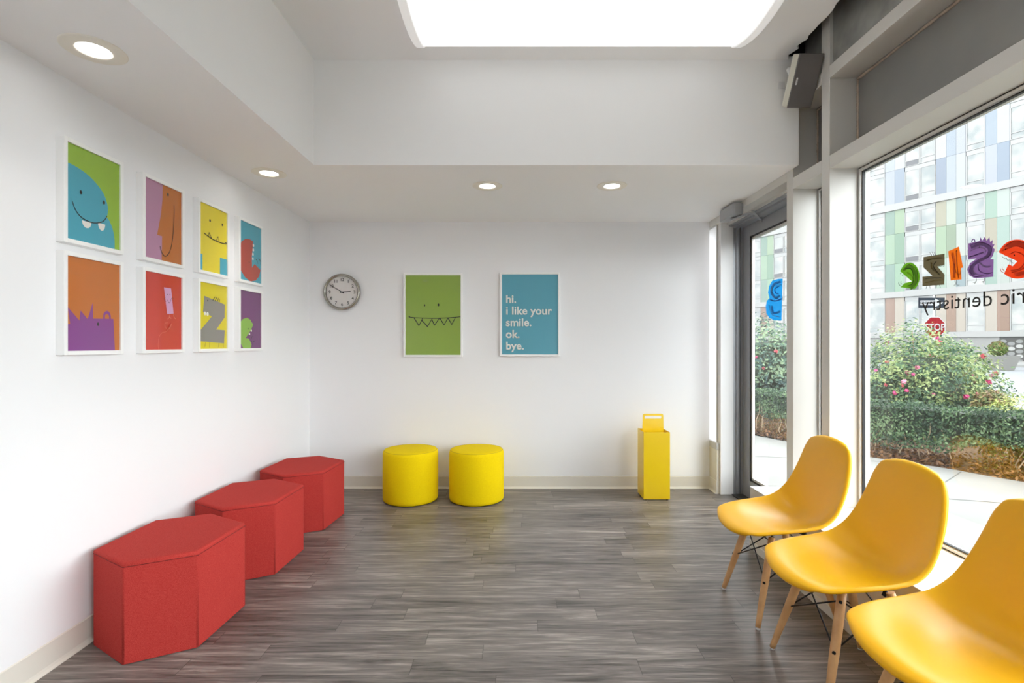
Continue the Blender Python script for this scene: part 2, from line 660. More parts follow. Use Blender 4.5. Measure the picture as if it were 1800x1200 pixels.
d0 = downlight()
spots = [(-1.585, 1.92, 'round recessed light in the left soffit, nearest the viewer'),
         (-1.597, 3.304, 'round recessed light in the left soffit above the wall pictures, farther one'),
         (-0.203, 3.57, 'left of the two recessed lights above the back wall, over the green print'),
         (0.665, 3.57, 'right of the two recessed lights above the back wall'),
         (-1.59, 0.3, 'added unseen recessed light in the left soffit behind the viewer')]  # last entry is out of view, added to light the room from behind
for i, (a, b, l) in enumerate(spots):
    o = d0 if i == 0 else copy_tree(d0)
    o.location = (a, b, ZS)
    o['label'] = l
    ld = bpy.data.lights.new('downlight_beam', 'SPOT')
    ld.energy = SPOT_W
    ld.spot_size = math.radians(85)
    ld.spot_blend = 1.0
    ld.shadow_soft_size = 0.05
    ld.color = (1.0, 0.95, 0.89)
    lo = bpy.data.objects.new('downlight_beam', ld)
    COL.objects.link(lo)
    lo.parent = o
    lo.location = (0, 0, -0.02)


# ------------------------------------------------------------------ framed pictures
M_frame = mat('white_picture_frame', (0.91, 0.91, 0.90, 1), 0.35)
PM = {}


def pm(c):
    if c not in PM:
        PM[c] = mat('print_ink_' + c, '#' + c, 0.45, coat=0.8)
    return PM[c]


def ell(cx, cy, rx, ry, n=28, a0=0, a1=360):
    return [(cx + rx * math.cos(math.radians(a0 + (a1 - a0) * i / n)), cy + ry * math.sin(math.radians(a0 + (a1 - a0) * i / n))) for i in range(n + (0 if a1 - a0 == 360 else 1))]


def stroke(pts, wd, n=None):
    P = catmull(pts, n or max(12, len(pts) * 8)) if len(pts) > 2 else pts
    L_, R_ = [], []
    for i, p in enumerate(P):
        a = P[max(i - 1, 0)]
        b = P[min(i + 1, len(P) - 1)]
        dx, dy = b[0] - a[0], b[1] - a[1]
        l = math.hypot(dx, dy) or 1
        nx, ny = -dy / l * wd / 2, dx / l * wd / 2
        L_.append((p[0] + nx, p[1] + ny))
        R_.append((p[0] - nx, p[1] - ny))
    return ('strip', L_, R_)


def clip_poly(poly, w_, h_):
    def cl(P, f, inter):
        out = []
        for i in range(len(P)):
            a, b = P[i], P[(i + 1) % len(P)]
            if f(a):
                out.append(a)
                if not f(b):
                    out.append(inter(a, b))
            elif f(b):
                out.append(inter(a, b))
        return out

    def ix(v):
        return lambda a, b: (v, a[1] + (b[1] - a[1]) * (v - a[0]) / (b[0] - a[0]))

    def iy(v):
        return lambda a, b: (a[0] + (b[0] - a[0]) * (v - a[1]) / (b[1] - a[1]), v)
    P = poly
    P = cl(P, lambda p: p[0] >= 0, ix(0.0)) if P else P
    P = cl(P, lambda p: p[0] <= w_, ix(w_)) if P else P
    P = cl(P, lambda p: p[1] >= 0, iy(0.0)) if P else P
    P = cl(P, lambda p: p[1] <= h_, iy(h_)) if P else P
    return P


def picture(name, Wd, Ht, bg_, layers, label, bw=0.018, depth=0.035, group=None):
    """local: x right, z up, back at y=0, front faces -y; layers in unit coords (0..1, origin lower left)"""
    t = thing(name, (0, 0, 0), label, 'picture', group)
    f = MB()
    f.box((0, -depth, 0), (bw, 0, Ht))
    f.box((Wd - bw, -depth, 0), (Wd, 0, Ht))
    f.box((bw, -depth, 0), (Wd - bw, 0, bw))
    f.box((bw, -depth, Ht - bw), (Wd - bw, 0, Ht))
    f.build('frame', M_frame, t, bevel=.0015)
    pw, ph = Wd - 2 * bw, Ht - 2 * bw
    p = MB()
    mats = [pm(bg_)]
    yb = -depth + 0.009
    p.box((bw - .002, yb, bw - .002), (Wd - bw + .002, yb + .004, Ht - bw + .002), 0)
    k = 0
    for colr, shape in layers:
        k += 1
        m_ = pm(colr)
        if m_ not in mats:
            mats.append(m_)
        mi = mats.index(m_)
        yy = yb - 0.0004 * k
        if shape[0] == 'strip':
            _, A, B = shape
            vs_ = []
            for a, b in zip(A, B):
                for q in (a, b):
                    vs_.append((bw + min(max(q[0], 0), 1) * pw, yy, bw + min(max(q[1], 0), 1) * ph))
            p.add(vs_, [(2 * i, 2 * i + 1, 2 * i + 3, 2 * i + 2) for i in range(len(A) - 1)], mi)
        else:
            q = clip_poly([(a, b) for a, b in shape], 1.0, 1.0)
            if len(q) < 3:
                continue
            p.add([(bw + a * pw, yy, bw + b * ph) for a, b in q], [tuple(range(len(q)))], mi)
    p.build('print', mats, t)
    return t


BK = '15140f'
teal = '3f9fb4'
# row heights and columns on the left wall
colsY = [2.077, 2.516, 2.957, 3.391]
FW = 0.316
art = {}
head = catmull([(-.05, .79), (.1, .785), (.3, .76), (.5, .70), (.68, .60), (.76, .48), (.765, .40), (.74, .345)], 30)
body = catmull([(.74, .345), (.80, .31), (.87, .22), (.905, .10), (.90, -.05)], 16)
art['dino'] = ('8fb52c', [
    (teal, head + body + [(-.05, -.05)]),
    ('e9e4dc', ell(.36, .23, .085, .07, 20, 180, 360)), ('e9e4dc', ell(.64, .255, .07, .08, 20, 180, 360)),
    (BK, stroke([(.10, .40), (.17, .31), (.28, .255), (.45, .235), (.60, .26), (.69, .30), (.745, .36)], .012)),
    (BK, ell(.25, .525, .022, .022, 14)), (BK, ell(.68, .50, .022, .022, 14))])
art['profile'] = ('b3809f', [
    ('b9670d', [(1.05, 1.05), (.48, 1.05), (.47, .80), (.43, .60), (.33, .32), (.46, .32), (.45, -.05), (1.05, -.05)]),
    (BK, ell(.62, .90, .025, .025, 14)),
    (BK, stroke([(.79, .79), (.79, .60), (.74, .30), (.66, .14), (.55, .07), (.46, .10), (.40, .18)], .013))])
art['yellow'] = ('e6d312', [
    ('3da7bd', [(-.05, -.05), (.11, -.05), (.11, .24), (-.05, .24)]),
    ('3da7bd', [(.74, -.05), (1.05, -.05), (1.05, .26), (.74, .26)]),
    (BK, ell(.37, .78, .03, .022, 14)), (BK, ell(.83, .79, .025, .022, 14)),
    (BK, stroke([(.15, .56), (.35, .525), (.6, .50), (.85, .50), (1.0, .515)], .014)),
    (BK, stroke([(.30, .53), (.33, .595)], .013)), (BK, stroke([(.33, .595), (.42, .52)], .013)),
    (BK, stroke([(.58, .50), (.65, .58)], .013)), (BK, stroke([(.65, .58), (.70, .50)], .013)),
    (BK, stroke([(.90, .50), (.95, .53), (.99, .51)], .012))])
art['redc'] = ('3b9fb4', [
    ('b03a22', [(.62, .72), (.45, .735), (.25, .71), (.08, .64), (-.03, .50), (-.03, .30), (.05, .15), (.25, .05), (.5, .0), (.75, .04), (.92, .13), (.99, .25),
                (.70, .33), (.57, .25), (.56, .45), (.60, .60)]),
    ('e9e4dc', ell(.635, .65, .035, .028, 10)), ('e9e4dc', ell(.625, .57, .035, .028, 10)), ('e9e4dc', ell(.605, .49, .035, .028, 10)), ('e9e4dc', ell(.60, .41, .035, .028, 10)),
    ('5a1f14', ell(.42, .33, .02, .016, 10)),
    (BK, stroke([(.72, .42), (.80, .40), (.84, .34)], .012)), (BK, stroke([(.86, .44), (.95, .42), (.98, .35)], .012))])
art['spiky'] = ('c06a12', [
    ('843b85', [(-.05, .28), (.07, .285), (.03, .46), (.23, .325), (.25, .435), (.38, .345), (.47, .53), (.48, .355), (.88, .365), (.915, -.05), (-.05, -.05)]),
    ('843b85', stroke([(.69, .36), (.695, .41), (.75, .435), (.80, .41), (.81, .36)], .035)),
    (BK, ell(.57, .295, .018, .021, 14))])
art['balloon'] = ('c9301a', [
    ('d49cc6', [(.51, .83), (.71, .83), (.78, .49), (.60, .475)]),
    (BK, stroke([(.58, .68), (.66, .63), (.72, .70)], .007)), (BK, ell(.60, .74, .009, .007, 8)), (BK, ell(.67, .745, .009, .007, 8)),
    (BK, stroke([(.54, .70), (.51, .67), (.56, .64)], .006)), (BK, stroke([(.745, .71), (.775, .68), (.76, .66)], .006)),
    ('e88e76', stroke([(.66, .47), (.64, .43), (.60, .41)], .008)), ('e88e76', stroke([(.65, .44), (.70, .42)], .008)), ('e88e76', stroke([(.76, .48), (.78, .44), (.82, .42)], .008)),
    ('dd6650', stroke([(.60, .36), (.52, .35), (.53, .30), (.60, .27), (.67, .30), (.70, .35), (.62, .28), (.55, .24), (.44, .22), (.36, .16), (.34, .05), (.36, -.0)], .008))])
art['zebra'] = ('e0cf18', [
    ('8b8581', [(.17, .80), (.93, .71), (.92, .50), (.60, .30), (.93, .295), (.90, .085), (.02, .115), (.04, .28), (.44, .50), (.13, .555)]),
    (BK, ell(.29, .735, .018, .013, 10)),
    ('f0ece2', ell(.19, .535, .04, .03, 8)), ('f0ece2', ell(.28, .53, .04, .03, 8)),
    (BK, stroke([(.46, .745), (.55, .81)], .014)), (BK, stroke([(.54, .74), (.62, .81)], .014)), (BK, stroke([(.62, .74), (.68, .80)], .014)), (BK, stroke([(.70, .735), (.72, .78)], .014)),
    ('8a7a20', stroke([(.20, .10), (.17, .03)], .012)), ('8a7a20', stroke([(.34, .10), (.33, .02)], .012)), ('8a7a20', stroke([(.68, .09), (.66, .02)], .012)), ('8a7a20', stroke([(.84, .09), (.85, .02)], .012))])
art['greenc'] = ('6d2c6b', [
    ('86b53a', [(.62, .42), (.50, .50), (.33, .535), (.13, .50), (.0, .43), (-.05, .30), (.0, .12), (.15, .01), (.40, -.03), (.53, .02), (.55, .07), (.42, .17), (.27, .18), (.52, .32)]),
    (BK, ell(.38, .34, .02, .014, 8)), ('f0ece2', ell(.53, .31, .03, .02, 8)), ('f0ece2', ell(.44, .25, .03, .02, 8)),
    (BK, stroke([(.57, .22), (.52, .15), (.56, .11)], .012)), (BK, stroke([(.68, .13), (.60, .10), (.58, .05)], .012))])
left = [('dino', 0, 1, 'white framed print of a blue two-toothed creature on green, top row nearest the viewer'),
        ('profile', 1, 1, 'white framed print of an orange face profile beside pink, top row'),
        ('yellow', 2, 1, 'white framed print of a yellow face with a toothy black mouth, top row'),
        ('redc', 3, 1, 'white framed print of a round red open-mouthed creature on blue, top row'),
        ('spiky', 0, 0, 'white framed print of a purple spiky creature on orange, bottom row nearest the viewer'),
        ('balloon', 1, 0, 'white framed red print with a small pink upright figure, bottom row'),
        ('zebra', 2, 0, 'white framed yellow print of a grey letter Z creature, bottom row'),
        ('greenc', 3, 0, 'white framed purple print of a green open-mouthed creature, bottom row')]
for key, ci, ri, lab in left:
    bgc, lay = art[key]
    z0, hh = ((1.255, .428), (1.717, .432))[ri]
    p = picture('framed_picture', FW, hh, bgc, lay, lab, group='eight framed prints on the left wall')
    # rotate so the front (-y local) faces +X; local x runs towards +Y
    p.rotation_euler = (0, 0, PI / 2)
    p.location = (XL, colsY[ci], z0)

# back wall green print
zz = [(.17, .462), (.245, .365), (.33, .455)]
teeth = [[(.155, .465), (.245, .365), (.315, .465)], [(.295, .435), (.40, .355), (.485, .455)], [(.475, .45), (.525, .37), (.62, .465)],
         [(.62, .465), (.70, .375), (.77, .465)], [(.77, .465), (.84, .38), (.91, .475)]]
lay = [(BK, ell(.345, .622, .012, .014, 12)), (BK, ell(.597, .628, .016, .018, 12)),
       (BK, stroke([(.07, .475), (.2, .466), (.5, .46), (.75, .465), (1.0, .478)], .009))]
for tt in teeth:
    lay += [(BK, stroke([tt[0], tt[1]], .013)), (BK, stroke([tt[1], tt[2]], .011))]
lay.insert(0, (BK, ell(.07, .478, .013, .009, 10)))
p = picture('framed_picture', .531, .750, '8aa73a', lay, 'large white framed green print of two eyes and a zigzag smile on the back wall', bw=.0175)
p.location = (-1.015, YB, 1.188)
p2 = picture('framed_picture', .539, .752, '4e9db1', [], 'large white framed blue print with white words on the back wall', bw=.0175)
p2.location = (-.149, YB, 1.193)


def text_obj(name, body_, size, m, loc, rot, parent=None, offset=0.0, align='LEFT', ext=0.0006, sx=1.0, space=1.0):
    cu = bpy.data.curves.new(name, 'FONT')
    cu.body = body_
    cu.size = size
    cu.bevel_depth = offset
    cu.bevel_resolution = 0
    cu.extrude = ext
    cu.align_x = align
    cu.space_character = space
    cu.materials.append(m)
    o = bpy.data.objects.new(name, cu)
    COL.objects.link(o)
    dg = bpy.context.evaluated_depsgraph_get()
    me = bpy.data.meshes.new_from_object(o.evaluated_get(dg))
    bpy.data.objects.remove(o)
    o = bpy.data.objects.new(name, me)
    COL.objects.link(o)
    o.location = loc
    o.rotation_euler = rot
    o.scale = (sx, 1, 1)
    if parent:
        o.parent = parent
    return o


M_ptxt = mat('white_print_ink', '#e6e5de', .45, coat=.5)
for i, ln in enumerate(['hi.', 'i like your', 'smile.', 'ok.', 'bye.']):
    text_obj('lettering', ln, .098, M_ptxt, (.052, -.0272, (.752 - .236) - i * .105 - .035), (PI / 2, 0, 0), p2, offset=.0026, sx=1.0, space=1.03)

# ------------------------------------------------------------------ wall clock
M_chrome = mat('brushed_steel', '#a9a59c', .22, metal=.9)
ck = thing('wall_clock', px(601, 513, 4.60)[0:1] + (YB, px(601, 513, 4.60)[2]), 'round steel wall clock reading ten to three on the back wall', 'clock')
RC = .164
MB().lathe([(RC - .006, 0), (RC, -.008), (RC, -.03), (RC - .004, -.042), (RC - .012, -.046), (RC - .020, -.040), (RC - .024, -.022)], axis='y', n=72).build('case', M_chrome, ck)
MB().lathe([(RC - .016, -.020), (.001, -.0205)], axis='y', n=72, smooth=False).build('dial', mat('clock_dial', '#e4dfdc', .5), ck)
for k in range(1, 13):
    a = math.radians(90 - 30 * k)
    r = .111
    text_obj('numeral', str(k), .038, M_black, (r * math.cos(a), -.0215, r * math.sin(a) - .013), (PI / 2, 0, 0), ck, offset=.0006, align='CENTER', ext=.0003)
tk = MB()
for k in range(60):
    a = math.radians(6 * k)
    r0, r1 = (.133 if k % 5 else .131), .138
    d = Vector((math.cos(a), 0, math.sin(a)))
    n_ = Vector((-math.sin(a), 0, math.cos(a))) * (.0006 if k % 5 else .0012)
    q = [d * r0 - n_, d * r1 - n_, d * r1 + n_, d * r0 + n_]
    tk.add([(v.x, -.0212, v.z) for v in q], [(0, 1, 2, 3)])
tk.build('minute_marks', M_black, ck)


def hand(ang, l, tail, wd, y):
    a = math.radians(90 - ang)
    d = Vector((math.cos(a), 0, math.sin(a)))
    n_ = Vector((-math.sin(a), 0, math.cos(a))) * wd / 2
    q = [-d * tail - n_ * 1.3, d * l - n_ * .7, d * l + n_ * .7, -d * tail + n_ * 1.3]
    return MB().prism([(v.x, y, v.z) for v in q], (0, -.001, 0))


hand(85, .079, .018, .0085, -.024).build('hour_hand', M_black, ck)
hand(301, .128, .022, .006, -.026).build('minute_hand', M_black, ck)
MB().lathe([(.0, -.030), (.006, -.030), (.006, -.022)], axis='y', n=16).build('hub', M_black, ck)
M_cg = glass('clock_glass', (1, 1, 1, 1))
MB().lathe([(RC - .02, -.036), (.1, -.0385), (.0005, -.040)], axis='y', n=48).build('glass', M_cg, ck)


# ------------------------------------------------------------------ fabric seats
def fabric(name, c1, c2, scale=260):
    return mat(name, c1, .9, vary=(c2, scale), bump=(scale * 1.3, .35, .0015), spec=.15)


M_red = fabric('heathered_red_felt', '#a22624', '#c04840', 620)
M_seam = mat('dark_red_seam', '#701c1b', .9)
M_yel = fabric('yellow_felt', '#e3c100', '#f2d60a', 420)
hexp = [(-1.829, 2.212), (-1.593, 2.070), (-1.364, 2.192), (-1.349, 2.547), (-1.60, 2.690), (-1.826, 2.584)]
HC = (-1.594, 2.383)
HH = .415


def ottoman():
    t = thing('ottoman', (HC[0], HC[1], 0), 'x', 'ottoman', 'red ottomans along the left wall')
    P = [(a - HC[0], b - HC[1]) for a, b in hexp]
    bm = bmesh.new()
    lv = [bm.verts.new((a, b, .004)) for a, b in P]
    uv = [bm.verts.new((a, b, HH)) for a, b in P]
    bm.faces.new(list(reversed(lv)))
    bm.faces.new(uv)
    n = len(P)
    for i in range(n):
        j = (i + 1) % n
        bm.faces.new((lv[i], lv[j], uv[j], uv[i]))
    bm.normal_update()
    top = [e for e in bm.edges if all(v.co.z > .3 for v in e.verts)]
    bmesh.ops.bevel(bm, geom=top, offset=.016, segments=4, profile=.6, affect='EDGES')
    ve = [e for e in bm.edges if abs(e.verts[0].co.z - e.verts[1].co.z) > .2]
    bmesh.ops.bevel(bm, geom=ve, offset=.006, segments=2, profile=.6, affect='EDGES')
    me = bpy.data.meshes.new('cover')
    bm.to_mesh(me)
    bm.free()
    for q in me.polygons:
        q.use_smooth = q.area < .004
    me.materials.append(M_red)
    o = bpy.data.objects.new('cover', me)
    COL.objects.link(o)
    o.parent = t
    sm = MB()
    for (a, b) in P:
        l = math.hypot(a, b)
        f = (l - .0030) / l
        sm.tube([(a * f, b * f, .006), (a * f, b * f, HH - .018)], .0016, 5)
    for i in range(n):
        a, b = P[i], P[(i + 1) % n]
        mid = Vector(((a[0] + b[0]) / 2, (a[1] + b[1]) / 2, 0))
        d = Vector((b[0] - a[0], b[1] - a[1], 0)).normalized()
        nn = Vector((d.y, -d.x, 0))
        off = nn * .0002
        sm.tube([Vector((a[0], a[1], HH - .017)) + off, Vector((b[0], b[1], HH - .017)) + off], .0014, 5)
    sm.build('seam', M_seam, t)
    return t


ot = ottoman()
ot['label'] = 'red felt six-sided ottoman by the left wall, nearest the viewer'
o2 = copy_tree(ot)
o2.location = (HC[0] + .002, HC[1] + .695, 0)
o2['label'] = 'red felt six-sided ottoman, middle one of the three by the left wall'
o3 = copy_tree(ot)
o3.location = (HC[0] + .022, HC[1] + 1.392, 0)
o3.rotation_euler = (0, 0, math.radians(-2.0))
o3['label'] = 'red felt six-sided ottoman, farthest one nearest the back wall corner'


def pouf():
    t = thing('pouf', (0, 0, 0), 'x', 'pouf', 'yellow poufs by the back wall')
    R, Z = .228, .424
    prof = [(R - .012, .006), (R - .003, .012), (R, .03), (R + .001, .2), (R, Z - .03), (R - .004, Z - .012), (R - .014, Z - .003), (R - .03, Z), (R * .5, Z + .004), (.001, Z + .005)]
    MB().lathe(prof, n=72).build('cover', M_yel, t)
    MB().lathe([(.001, .0), (R - .02, .0), (R - .02, .008)], n=48).build('base', mat('black_pouf_base', '#1b1a18', .6), t)
    MB().lathe([(R - .0135, Z - .004), (R - .0110, Z - .0025), (R - .0088, Z - .0065)], n=72).build('seam', mat('yellow_seam', '#c9a900', .9), t)
    return t


pf = pouf()
pf.location = (-.889, 4.30, 0)
pf['label'] = 'round yellow felt pouf on the left, below the green print'
q = copy_tree(pf)
q.location = (-.336, 4.305, 0)
q['label'] = 'round yellow felt pouf on the right, nearer the yellow bin'

# ------------------------------------------------------------------ yellow metal bin
M_ymet = mat('glossy_yellow_steel', '#f4cf14', .28, coat=.3)
bn = thing('waste_bin', (1.17, 4.375, 0), 'tall square yellow metal bin with a slotted handle plate by the back wall', 'bin')
X0, X1, YA, YZ, Z0, Z1, TH = -.110, .110, -.105, .105, .008, .566, .003
b = MB()
b.box((X0, YA, Z0), (X1, YA + TH, Z1)).box((X0, YZ - TH, Z0), (X1, YZ, Z1))
b.box((X0, YA + TH, Z0), (X0 + TH, YZ - TH, Z1)).box((X1 - TH, YA + TH, Z0), (X1, YZ - TH, Z1))
b.box((X0 + TH, YA + TH, Z0), (X1 - TH, YZ - TH, Z0 + TH))
b.build('body', M_ymet, bn, bevel=.0008)
for i, (a, c_) in enumerate(((-.09, -.09), (.09, -.09), (-.09, .09), (.09, .09))):
    MB().lathe([(.001, .0), (.010, .0), (.010, .008)], c=(a, c_, 0), n=16).build('foot', M_black, bn)
# handle plate with rounded corners and a slot
hp = MB()
hw0, hw1, ztop, zb = .098, .088, .705, .30
yP = 0.015
outer = [(-hw0, zb), (hw0, zb)] + [(hw1 - .016 + .016 * math.cos(a), ztop - .016 + .016 * math.sin(a)) for a in [PI / 2 * i / 5 for i in range(6)]] + \
        [(-hw1 + .016 + .016 * math.cos(a), ztop - .016 + .016 * math.sin(a)) for a in [PI / 2 + PI / 2 * i / 5 for i in range(6)]]
sl = [(-.068, .664), (.068, .664), (.072, .668), (.072, .682), (.068, .686), (-.068, .686), (-.072, .682), (-.072, .668)]
bm = bmesh.new()
ov = [bm.verts.new((a, yP, z)) for a, z in outer]
iv = [bm.verts.new((a, yP, z)) for a, z in sl]
for L_ in (ov, iv):
    for i in range(len(L_)):
        bm.edges.new((L_[i], L_[(i + 1) % len(L_)]))
bmesh.ops.triangle_fill(bm, use_beauty=True, edges=bm.edges[:])
ret = bmesh.ops.extrude_face_region(bm, geom=bm.faces[:])
for v in ret['geom']:
    if isinstance(v, bmesh.types.BMVert):
        v.co.y += .003
bmesh.ops.recalc_face_normals(bm, faces=bm.faces)
me = bpy.data.meshes.new('handle_plate')
bm.to_mesh(me)
bm.free()
me.materials.append(M_ymet)
o = bpy.data.objects.new('handle_plate', me)
COL.objects.link(o)
o.parent = bn

# ------------------------------------------------------------------ chairs
M_shell = mat('yellow_moulded_plastic', '#ecb000', .31, coat=.0, spec=.42, bump=(300, .04, .001))
M_beech = mat('beech_wood', '#d3a572', .42, vary=('#c39461', 14))


def make_chair():
    t = thing('shell_chair', (0, 0, 0), 'x', 'chair', 'yellow shell chairs in a row by the window')
    Cp = [(-.256, .398), (-.262, .408), (-.252, .421), (-.222, .431), (-.15, .432), (-.06, .425), (.02, .421), (.09, .428), (.145, .455), (.183, .515), (.206, .60),
          (.222, .69), (.234, .765), (.243, .815), (.250, .834), (.262, .842)]
    Ep = [(-.226, .410), (-.228, .420), (-.218, .433), (-.185, .443), (-.12, .455), (-.05, .463), (.02, .472), (.085, .488), (.135, .523), (.170, .573), (.198, .635),
          (.220, .702), (.236, .765), (.246, .804), (.252, .818), (.262, .825)]
    Wp = [(.150,), (.168,), (.190,), (.208,), (.222,), (.229,), (.232,), (.230,), (.223,), (.212,), (.200,), (.186,), (.170,), (.150,), (.136,), (.120,)]
    nv, nu = 61, 33
    C_ = catmull(Cp, nv)
    E_ = catmull(Ep, nv)
    W_ = catmull(Wp, nv)
    bm = bmesh.new()
    grid = []
    for i in range(nv):
        rowv = []
        for j in range(nu):
            u = -1 + 2 * j / (nu - 1)
            u = math.sin(u * PI / 2) * .35 + u * .65
            k = abs(u) ** 2.3
            x = C_[i][0] * (1 - k) + E_[i][0] * k
            z = C_[i][1] * (1 - k) + E_[i][1] * k
            rowv.append(bm.verts.new((x, u * W_[i][0], z)))
        grid.append(rowv)
    for i in range(nv - 1):
        for j in range(nu - 1):
            bm.faces.new((grid[i][j], grid[i][j + 1], grid[i + 1][j + 1], grid[i + 1][j]))
    bm.normal_update()
    # rolled rim along both sides and the top
    for side in (0, nu - 1):
        s_ = -1 if side == 0 else 1
        ring = [grid[i][side] for i in range(nv)]
        prev = ring
        tans = []
        for (off, dn) in ((.006, .001), (.010, .006), (.011, .013)):
            cur = []
            for i in range(nv):
                a = ring[max(i - 1, 0)].co
                b_ = ring[min(i + 1, nv - 1)].co
                tn_ = (b_ - a).normalized()
                # shell normal pointing to the back/underside
                inn = (grid[i][side + (1 if side == 0 else -1)].co - ring[i].co).normalized()
                nrm = tn_.cross(inn) * (1 if side == 0 else -1)
                if nrm.z > 0 or (abs(nrm.z) < .4 and nrm.x < 0):
                    nrm = -nrm
                fall = min(1, i / 9 + .05, (nv - 1 - i) / 3 + .3)
                cur.append(bm.verts.new(ring[i].co + (-inn * off + nrm * dn) * fall))
            for i in range(nv - 1):
                f = (prev[i], prev[i + 1], cur[i + 1], cur[i])
                bm.faces.new(f)
            prev = cur
    bmesh.ops.remove_doubles(bm, verts=bm.verts, dist=1e-5)
    bmesh.ops.recalc_face_normals(bm, faces=bm.faces)
    me = bpy.data.meshes.new('seat_shell')
    bm.to_mesh(me)
    bm.free()
    for q in me.polygons:
        q.use_smooth = True
    me.materials.append(M_shell)
    o = bpy.data.objects.new('seat_shell', me)
    COL.objects.link(o)
    o.parent = t
    sd = o.modifiers.new('solid', 'SOLIDIFY')
    sd.thickness = .005
    sd.offset = 0
    # legs
    tp = (.088, .120)
    bt = (.188, .192)
    tops = {}
    lows = {}
    for sx_ in (-1, 1):
        for sy_ in (-1, 1):
            A = Vector((sx_ * tp[0], sy_ * tp[1], .392))
            B = Vector((sx_ * bt[0], sy_ * bt[1], .008))

            def at(f):
                return B.lerp(A, f)
            lg = MB().tube([B, at(.05), at(.45), at(.72), at(.9), A], [.0112, .0118, .0158, .0168, .0160, .0145], 18).build('leg', M_beech, t)
            MB().tube([(B.x, B.y, 0), B], [.0105, .0108], 14).build('glide', M_white, lg)
            d = Vector((0, sy_, 0))
            for f in (.50, .93):
                p_ = at(f)
                # bolt heads on the front/rear and outer faces
                MB().tube([p_ + Vector((sx_ * .008, sy_ * .0095, 0)), p_ + Vector((sx_ * .0115, sy_ * .0138, 0))], .0062, 12).build('bolt', M_darkmetal, lg)
            tops[(sx_, sy_)] = at(.93)
            lows[(sx_, sy_)] = at(.50)
    wb = MB()
    pairs = [((-1, -1), (-1, 1)), ((1, -1), (1, 1)), ((-1, -1), (1, -1)), ((-1, 1), (1, 1))]
    for a, b_ in pairs:
        wb.tube([lows[a], tops[b_]], .0031, 8)
        wb.tube([lows[b_], tops[a]], .0031, 8)
    wb.build('wire_brace', M_darkmetal, t)
    br = MB()
    for a, b_ in (((-1, -1), (1, 1)), ((-1, 1), (1, -1))):
        P0, P1 = tops[a].copy(), tops[b_].copy()
        br.tube([P0, (P0.x * .8, P0.y * .8, .400), (P1.x * .8, P1.y * .8, .400), P1], .0052, 8)
    for sx_ in (-1, 1):
        for sy_ in (-1, 1):
            br.tube([(sx_ * .074, sy_ * .098, .397), (sx_ * .074, sy_ * .098, .428)], .012, 12)
            p_ = tops[(sx_, sy_)]
            br.tube([p_ - Vector((sx_ * .012, sy_ * .016, -.012)), p_ - Vector((sx_ * .02, sy_ * .026, -.016))], .010, 10)
    br.build('bracket', M_darkmetal, t)
    return t


ch = make_chair()
ch.location = (1.290, 2.530, 0)
ch['label'] = 'yellow moulded chair on wooden legs, farthest of the three by the window'
for k, (a, b_, r_, l) in enumerate([(1.280, 1.994, 0, 'yellow moulded chair on wooden legs, middle of the three by the window'),
                                    (1.280, 1.452, 0, 'yellow moulded chair nearest the viewer, cut off by the right edge')]):
    q = copy_tree(ch)
    q.location = (a, b_, 0)
    q.rotation_euler = (0, 0, math.radians(r_))
    q['label'] = l

# ------------------------------------------------------------------ speaker
sp = thing('speaker', (1.661, 2.95, 2.815), 'small grey and white speaker mounted under the ceiling beside the window mullion', 'speaker')
sp.rotation_euler = (math.radians(29), 0, 0)
hw, hh_ = .0685, .138
prf = [(-hw, 0), (hw, 0), (hw, .055), (hw - .02, .115), (-hw + .02, .115), (-hw, .055)]
sbm = MB().prism([(a, b_, -hh_) for a, b_ in prf], (0, 0, 2 * hh_))
sbm.build('cabinet', mat('cream_speaker_case', '#d9d7c8', .45), sp, bevel=.008, seg=3)
MB().box((-hw - .001, -.010, -hh_ - .002), (hw + .001, .003, hh_ + .002)).build('grille', mat('grey_speaker_grille', '#6a6664', .55, metal=.3, bump=(900, .3, .001)), sp, bevel=.004, seg=3)
pl = MB()
pill = [(.0035 * math.cos(a), .011 + .0035 * math.sin(a)) for a in [PI * i / 8 for i in range(9)]] + [(.0035 * math.cos(a), -.011 + .0035 * math.sin(a)) for a in [PI + PI * i / 8 for i in range(9)]]
pl.prism([(a * 1.3 - .052, -.0102, b_ * 1.3) for a, b_ in pill], (0, -.001, 0))
pl.build('badge', mat('white_badge', '#e8e8e6', .3), sp)
text_obj('badge_lettering', 'SONOS', .0072, M_darkmetal, (-.0498, -.0114, -.0135), (PI / 2, -PI / 2, 0), sp, ext=.0002)
bk = MB()
bk.tube([(-.02, .115, .03), (-.03, .17, .06)], .012, 12)
bk.tube([(-.01, .105, .0), (-.03, .165, .06)], .016, 12)
bk.build('wall_bracket', M_white, sp)
bpt = MB().box((1.612, YT - .008, 2.875), (1.65, YT - .001, 2.915)).build('wall_plate', M_white)
bpt.parent = sp
bpt.matrix_parent_inverse = Matrix.Translation((1.661, 2.95, 2.815)).__matmul__(Matrix.Rotation(math.radians(29), 4, 'X')).inverted()

# ------------------------------------------------------------------ door closer
dc = thing('door_closer', (XF, 4.07, 2.343), 'grey metal door closer with a folding arm above the glass door', 'door closer')
M_clo = mat('silver_closer_paint', '#a3a5a8', .35, metal=.4)
MB().prism([(-.075, -.125, -.044), (-.06, -.14, -.044), (-.0, -.14, -.044), (-.0, .14, -.044), (-.06, .14, -.044), (-.075, .125, -.044)], (0, 0, .088)).build('body', M_clo, dc, bevel=.003)
ar = MB()


def flat_bar(mb, a, b_, wd, th):
    a, b_ = Vector(a), Vector(b_)
    d = (b_ - a).normalized()
    n_ = d.cross(Vector((0, 0, 1))).normalized() * wd / 2
    mb.prism([a - n_, b_ - n_, b_ + n_, a + n_], (0, 0, th))


